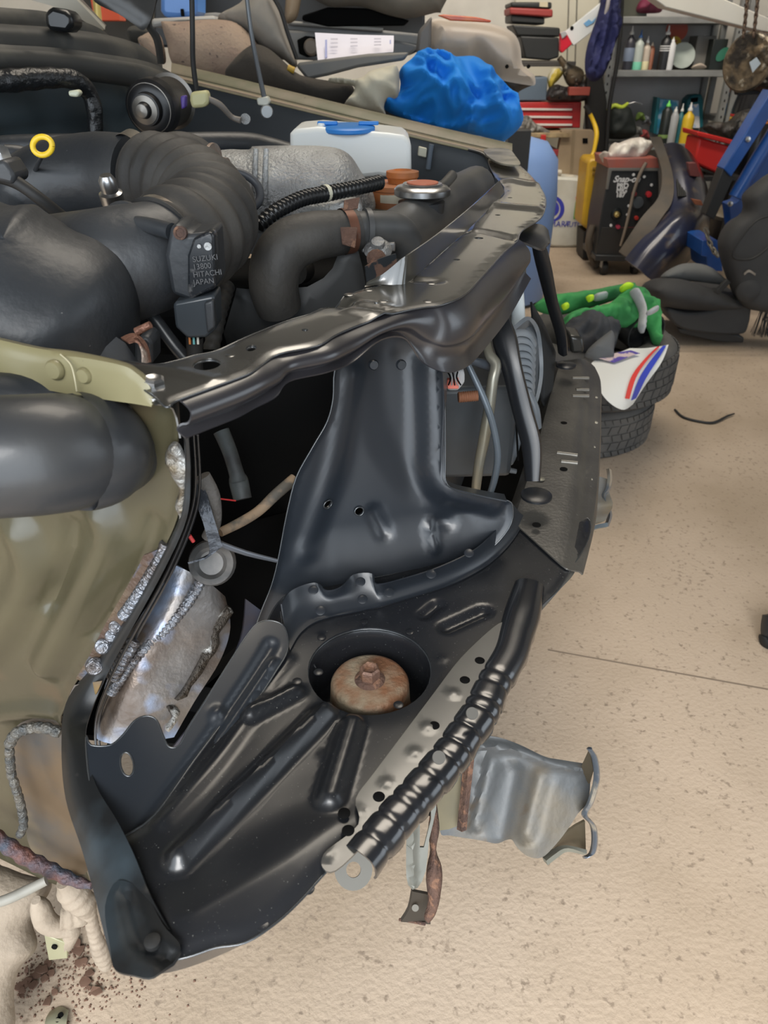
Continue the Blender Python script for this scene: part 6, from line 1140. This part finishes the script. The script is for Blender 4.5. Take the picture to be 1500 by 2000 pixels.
# ================= bench heap behind the far wing =================
BY = 2.75
bn = thing('workbench', 'dark workbench behind the far wing, covered by trim and cloths', 'workbench', (-.2, 3.1, 0))
box('bench_top', (-.67, 2.97, .90), (1.70, 1.24, .04), M('bench_black', .02, .02, .02), bn)
box('riser', (-1.0, 3.0, 1.09), (.5, .4, .08), MATS['bench_black'], bn)
box('riser', (-.62, 3.05, .985), (1.56, .55, .13), MATS['bench_black'], bn)
for x in (-1.4, .12):
    for yy_ in (2.42, 3.5): box('bench_leg', (x, yy_, .44), (.06, .06, .88), MATS['bench_black'], bn)
# fabric cover (blue)
BC = mat('blue_cloth', (.006, .23, .74), .75, 0, c2=(.005, .19, .64), sc=4)
bcl = blob('blue_cloth', Plane(v(885, 190, 2.50), (0, -1, .25)), [(746, 203), (755, 193), (775, 190), (782, 165), (780, 140), (800, 122), (822, 104), (860, 104), (880, 112), (925, 112), (950, 130), (975, 155), (1000, 180), (1018, 215), (1018, 245), (985, 276), (970, 276), (940, 266), (880, 256), (820, 240), (760, 220)], .13, BC, None, .006, .034, 11, w=.13, seed=4)
own(bcl, 'bright blue cloth heaped on the far wing', 'cloth')
wcl = blob('white_cloth', Plane(v(725, 180, 2.42), (0, -1, .25)), [(642, 160), (650, 153), (700, 155), (725, 140), (765, 130), (778, 135), (780, 165), (776, 190), (755, 196), (750, 210), (752, 226), (720, 216), (680, 208), (672, 204), (690, 180), (690, 168), (665, 164)], .07, mat('cream_cloth', (.58, .55, .44), .85, 0, c2=(.48, .45, .36), sc=6), None, .010, .03, 9, w=.06, seed=9)
own(wcl, 'cream white rag beside the blue cloth on the far wing', 'cloth')
# carpet and dark fabric
cpt = blob('carpet_piece', Plane(v(420, 110, 2.7), (0, -1, .3)), [(320, 60), (322, 48), (360, 48), (420, 44), (470, 52), (505, 90), (515, 140), (500, 175), (440, 160), (390, 148), (340, 128), (330, 95)], .10, mat('beige_carpet', (.36, .27, .20), .95, 0, c2=(.27, .19, .15), sc=10, c3=(.12, .09, .08), sc3=60, lo3=.66, hi3=.72, bump=.4, bsc=120), None, .02, .008, 6, w=.06, ridge=False); own(cpt, 'stained beige carpet piece draped behind the washer pipe', 'carpet')
cp2 = blob('carpet_piece', Plane(v(310, 80, 2.75), (0, -1, .3)), [(270, 80), (290, 66), (305, 62), (318, 80), (324, 122), (305, 122), (285, 100)], .05, MATS['beige_carpet'], None, .02, 0, w=.04); own(cp2, 'small beige carpet edge left of the larger piece, behind the bonnet hinge', 'carpet')
dkf = blob('dark_felt', Plane(v(560, 170, 2.55), (0, -1, .35)), [(440, 150), (470, 110), (500, 92), (530, 100), (560, 125), (590, 150), (640, 160), (690, 170), (685, 205), (640, 210), (560, 190), (480, 170)], .08, mat('charcoal_felt', (.06, .052, .043), .95, 0, c2=(.045, .04, .034), sc=8, bump=.2, bsc=120), None, .02, .012, 7, w=.06); own(dkf, 'charcoal felt trim heaped under the grey plastic sill', 'felt')
gbag = blob('grey_trim_cover', Plane(v(520, 70, 2.75), (0, -1, .2)), [(425, 40), (470, 10), (500, -20), (530, -15), (550, 20), (565, 70), (580, 118), (575, 132), (545, 110), (510, 92), (480, 70)], .09, mat('grey_foam', (.24, .22, .19), .8, 0, c2=(.32, .29, .25), sc=7), None, .02, .015, 7, w=.06); own(gbag, 'grey moulded trim cover standing beside the carpet', 'trim')
tube('edge_seal', [(528, -15, 2.68, 4), (548, 20, 2.68, 4), (562, 65, 2.68, 4), (580, 115, 2.68, 4)], RUBD, gbag, 4, 10)
# grey sill plank, papers, beams
pln = ypr('sill_trim', [(577, 128), (585, 122), (720, 105), (800, 102), (790, 118), (700, 132), (640, 148), (600, 156)], 2.55, .12, mat('grey_sill_plastic', (.12, .12, .115), .5, 0, c2=(.17, .16, .14), sc=6), None, .008); own(pln, 'grey plastic sill trim lying under the white papers', 'trim')
tube('yellow_tag', [(562, 132, 2.5, 6), (575, 138, 2.5, 6)], M('amber_tag', .45, .28, .03), pln, 1, 10)
ppr = loft('paper_sheet', [[v(615, 64, 2.72), v(690, 68, 2.74), v(769, 70, 2.76)], [v(618, 95, 2.68), v(695, 92, 2.70), v(769, 88, 2.72)], [v(621, 121, 2.62), v(700, 108, 2.64), v(768, 102, 2.66)]], M('white_paper', .74, .72, .80, rough=.7), None, (5, 5), .001); own(ppr, 'white printed papers propped on the grey sill trim', 'paper')
def pq(u, w_): return v(615+154*u, 64+w_*(57-22*u)+4*u, 2.61+.1*(1-w_))
for u, w0, w1, wd in [(.13, .25, .9, .025), (.95, .3, .5, .015)]: loft('print_column', [[pq(u, w0), pq(u+wd, w0)], [pq(u, w1), pq(u+wd, w1)]], M('faint_blue_ink', .30, .33, .60), ppr, (1, 1), .001)
for u in (.2, .45, .75):
    for w_ in (.2, .35, .5): loft('print_line', [[pq(u, w_), pq(u+.09, w_)], [pq(u, w_+.04), pq(u+.09, w_+.04)]], M('faint_grey_ink', .52, .50, .58), ppr, (1, 1), .001)
# second car shell behind: sill bars and dark opening
car2 = thing('stripped_car_body', 'stripped grey car body shell behind the bench heap', 'car body', (.0, 4.2, 0))
ypr('body_side', [(300, -60), (830, -60), (830, 95), (800, 108), (560, 118), (300, 90)], 3.6, .10, M('shell_dark', .03, .032, .035), car2, .01)
SG = mat('shell_grey', (.17, .18, .19), .45, 0, c2=(.24, .23, .21), sc=4)
ypr('sill_bar', [(330, 30), (420, 24), (560, 42), (740, 58), (820, 66), (818, 92), (760, 82), (560, 62), (330, 50)], 3.5, .10, SG, car2, .01)
ypr('sill_lip', [(560, 40), (750, 54), (745, 62), (560, 48)], 3.45, .06, M('lip_grey', .32, .31, .29), car2, .006)
ypr('rear_shelf', [(560, 58), (620, 62), (780, 80), (820, 90), (800, 108), (640, 120), (570, 116)], 3.45, .10, SG, car2, .01)
ypr('lamp_hole', [(580, 78), (596, 70), (616, 72), (622, 108), (600, 112), (584, 105)], 3.43, .03, DARK, car2, .004)
lathe('bulb_holder', v(608, 92, 3.42), (0, -1, 0), [(.03, 0), (.022, .02), (0, .022)], M('dusty_bulb', .2, .17, .14), car2, 20)
ypr('wheel_opening', [(590, 30), (640, 14), (720, 16), (800, 40), (790, 50), (640, 52), (590, 40)], 3.44, .04, DARK, car2, .006)
blob('tan_cover', Plane(v(740, 0, 3.4), (0, -1, .2)), [(600, -30), (860, -40), (862, 20), (850, 25), (800, 36), (760, 30), (700, 12), (640, 12)], .10, mat('grey_tan_cloth', (.17, .15, .12), .85, 0, c2=(.23, .2, .16), sc=6), car2, .03, .03, 6, w=.06, stretch=(.5, 2))
blob('tan_strap', Plane(v(580, 10, 3.3), (0, -1, 0)), [(565, -30), (590, -30), (586, 10), (578, 38), (560, 45), (556, 20)], .03, M('tan_strap', .30, .22, .14), car2, .02, 0, w=.03)
for x in (-1.6, .6): box('body_stand', (x, 3.7, .45), (.10, .10, .9), M('stand_black', .02, .02, .02), car2)
# upright support post & yellow post at far left
yp = tube('yellow_post', [(184, -40, 4.6, 7), (190, 20, 4.6, 7), (196, 80, 4.6, 7), (198, 500, 4.6, 7)], M('dull_yellow_post', .52, .42, .14, metal=.3, rough=.35), None, 1, 16); own(yp, 'thin dull yellow post at the upper left', 'post')
rp_ = box('storage_box', v(212, 20, 4.9), (.14, .12, .10), M('orange_red_box', .55, .08, .03), None); own(rp_, 'small orange red box in the shadow at the upper left', 'box')
bd = ypr('shadow_cabinet', [(150, -60), (290, -60), (290, 600), (150, 600)], 5.2, .3, M('black_cabinet', .018, .016, .012), None, .01); own(bd, 'tall black cabinet in the upper left background', 'cabinet')
# blue barrels
DBL = M('royal_blue_plastic', .04, .09, .38, rough=.4)
bq = v(240, 60, 3.9); b1 = lathe('plastic_drum', (bq.x, 3.95, 0), (0, 0, 1), [(.11, 0), (.12, .02), (.12, 1.17), (.10, 1.22), (0, 1.22)], DBL, None, 28); own(b1, 'royal blue drum left of the bonnet hinge', 'drum')
b2_ = lathe('plastic_drum', (v(222, 70, 3.7).x, 3.7, 0), (0, 0, 1), [(.07, 0), (.08, .02), (.08, 1.02), (.05, 1.08), (0, 1.1)], M('lilac_plastic', .20, .18, .34), None, 24); own(b2_, 'lilac grey plastic bottle beside the royal blue drum', 'bottle')
b3 = ypr('blue_canister', [(312, -40), (384, -40), (384, 22), (380, 32), (350, 37), (318, 34), (312, 20)], 3.3, .18, M('sky_blue_plastic', .10, .25, .62, rough=.35), None, .02); own(b3, 'sky blue plastic canister with a slot, behind the thin hose', 'canister')
ypr('slot', [(352, 17), (358, 17), (360, 32), (353, 32)], 3.29, .01, DARK, b3, .003)
cnb = ypr('grey_sill_shelf', [(295, 36), (420, 30), (424, 44), (350, 46), (296, 54)], 3.2, .5, M('pale_grey_sill', .38, .37, .35), None, .01); own(cnb, 'pale grey trim ledge under the sky blue canister', 'trim')
dkc = blob('dark_cloth', Plane(v(270, 70, 2.95), (0, -1, .2)), [(250, 60), (262, 50), (285, 52), (300, 66), (290, 80), (262, 84), (252, 76)], .05, M('dark_grey_cloth', .05, .048, .042, rough=.9), None, .02, .01, 9, w=.05); own(dkc, 'dark grey cloth scrap behind the bonnet hinge', 'cloth')
# ---- grey bumper cover with amber lamp ----
gbm = thing('bumper_cover', 'beige grey bumper cover with an orange and red lamp, standing on the bench', 'bumper', v(930, 180, 2.95))
GBP = Plane(v(930, 90, 2.85), (.05, -1, .25))
sheet('cover_skin', GBP, [(842, 32), (862, 24), (940, 30), (985, 40), (1012, 55), (1024, 80), (1028, 115), (1040, 128), (1052, 138), (1054, 156), (1040, 158), (985, 148), (960, 140), (940, 125), (900, 115), (870, 112), (838, 104), (838, 60)], mat('beige_grey_plastic', (.40, .355, .31), .42, 0, c2=(.45, .38, .31), sc=3), gbm, [], [edge_fn(.05, -.06), fold(GBP, [(862, 45), (872, 110)], .03, .01), rib(GBP, (935, 95), (965, 130), .035, -.04)], .016, .01)
ypr('cover_side', [(818, 60), (844, 30), (842, 104), (812, 104)], 2.84, .05, M('grey_cover_side', .13, .12, .11), gbm, .01)
ypr('indicator_lamp', [(855, 30), (866, 28), (930, 33), (960, 40), (958, 44), (880, 40)], 2.80, .03, mat('amber_lens', (.62, .14, .03), .25, 0, c2=(.5, .05, .03), sc=10), gbm, .004)
blob('shadow_liner', Plane(v(1000, 150, 2.95), (0, -1, .2)), [(960, 140), (1045, 158), (1020, 175), (1000, 185), (975, 170)], .04, M('liner_dark', .035, .03, .027), gbm, .02, 0, w=.04)
for p in [(990, 130), (1032, 130)]: disc('screw_hole', GBP, (p[0], p[1]), .006, .006, DARK, gbm, 10)
# bits on the floor bottom left
FLK = mat('rust_flake', (.12, .065, .042), .9, 0, c2=(.19, .115, .08), sc=20)
random.seed(21)
labs = ['largest brown rust flake on the floor under the front panel foot']
for k in range(26):
    px, py = random.choice([(170, 1860), (160, 1900), (80, 1900), (60, 1930), (160, 1850), (210, 1850), (110, 1960), (165, 1925)]); px += random.uniform(-28, 28); py += random.uniform(-22, 22)
    c = Zp(px, py, 0); n = random.randint(5, 7); r = random.uniform(.004, .012); a0 = random.random()*6; pts = [(c.x+r*random.uniform(.6, 1.1)*cos(a0+2*pi*i/n), c.y+r*random.uniform(.5, 1)*sin(a0+2*pi*i/n), .001+random.uniform(0, .004)) for i in range(n)]
    o = prism('rust_flake', pts, (0, 0, random.uniform(.002, .004)), FLK, None); own(o, 'brown rust flake lying on the floor at the lower left', 'rust flake', 'rust flakes fallen on the floor')
grit = thing('floor_grit', 'fine brown rust dust scattered on the floor at the lower left', 'grit', Zp(120, 1920, 0)); grit['kind'] = 'stuff'
V = []; Fc = []
for k in range(700):
    c = Zp(random.gauss(130, 90), random.gauss(1900, 60), 0); r = random.uniform(.0008, .0028); n = len(V)
    if c.x > .0: continue
    for i in range(4): a = 2*pi*i/4+k; V.append((c.x+r*cos(a), c.y+r*sin(a), .0002))
    V.append((c.x, c.y, r)); Fc += [(n, n+1, n+4), (n+1, n+2, n+4), (n+2, n+3, n+4), (n+3, n, n+4)]
gg = link('grit', mesh('grit', V, Fc), FLK, grit, False)
ct = loft('speed_clip', [[Zp(98, 1978, .0), Zp(118, 1968, .0), Zp(134, 1976, .004)], [Zp(88, 2000, .012), Zp(112, 1992, .012), Zp(130, 2000, .012)], [Zp(96, 2040, .003), Zp(115, 2040, .003), Zp(130, 2040, .003)]], mat('zinc_passivate', (.5, .5, .36), .35, .6), None, (4, 3), .002); own(ct, 'yellowish zinc clip lying on the floor at the bottom left edge', 'clip')
for p in [(119, 1984), (114, 1993)]: lathe('clip_hole', Zp(*p, .0105), (0, 0, 1), [(.004, 0), (.004, .003), (0, .003)], DARK, ct, 12)
# ---------------- put every top-level mesh's origin at its own foot ----------------
for o in list(COL.objects):
    if o.parent is None and o.type == 'MESH' and o.location.length == 0 and len(o.data.vertices):
        co = np.empty(len(o.data.vertices)*3); o.data.vertices.foreach_get('co', co); co = co.reshape(-1, 3)
        c = (co.min(0)+co.max(0))/2; c[2] = co[:, 2].min(); c = Vector(c)
        o.data.transform(Matrix.Translation(-c)); o.location = c
        for ch in o.children: ch.matrix_parent_inverse = Matrix.Translation(-c)
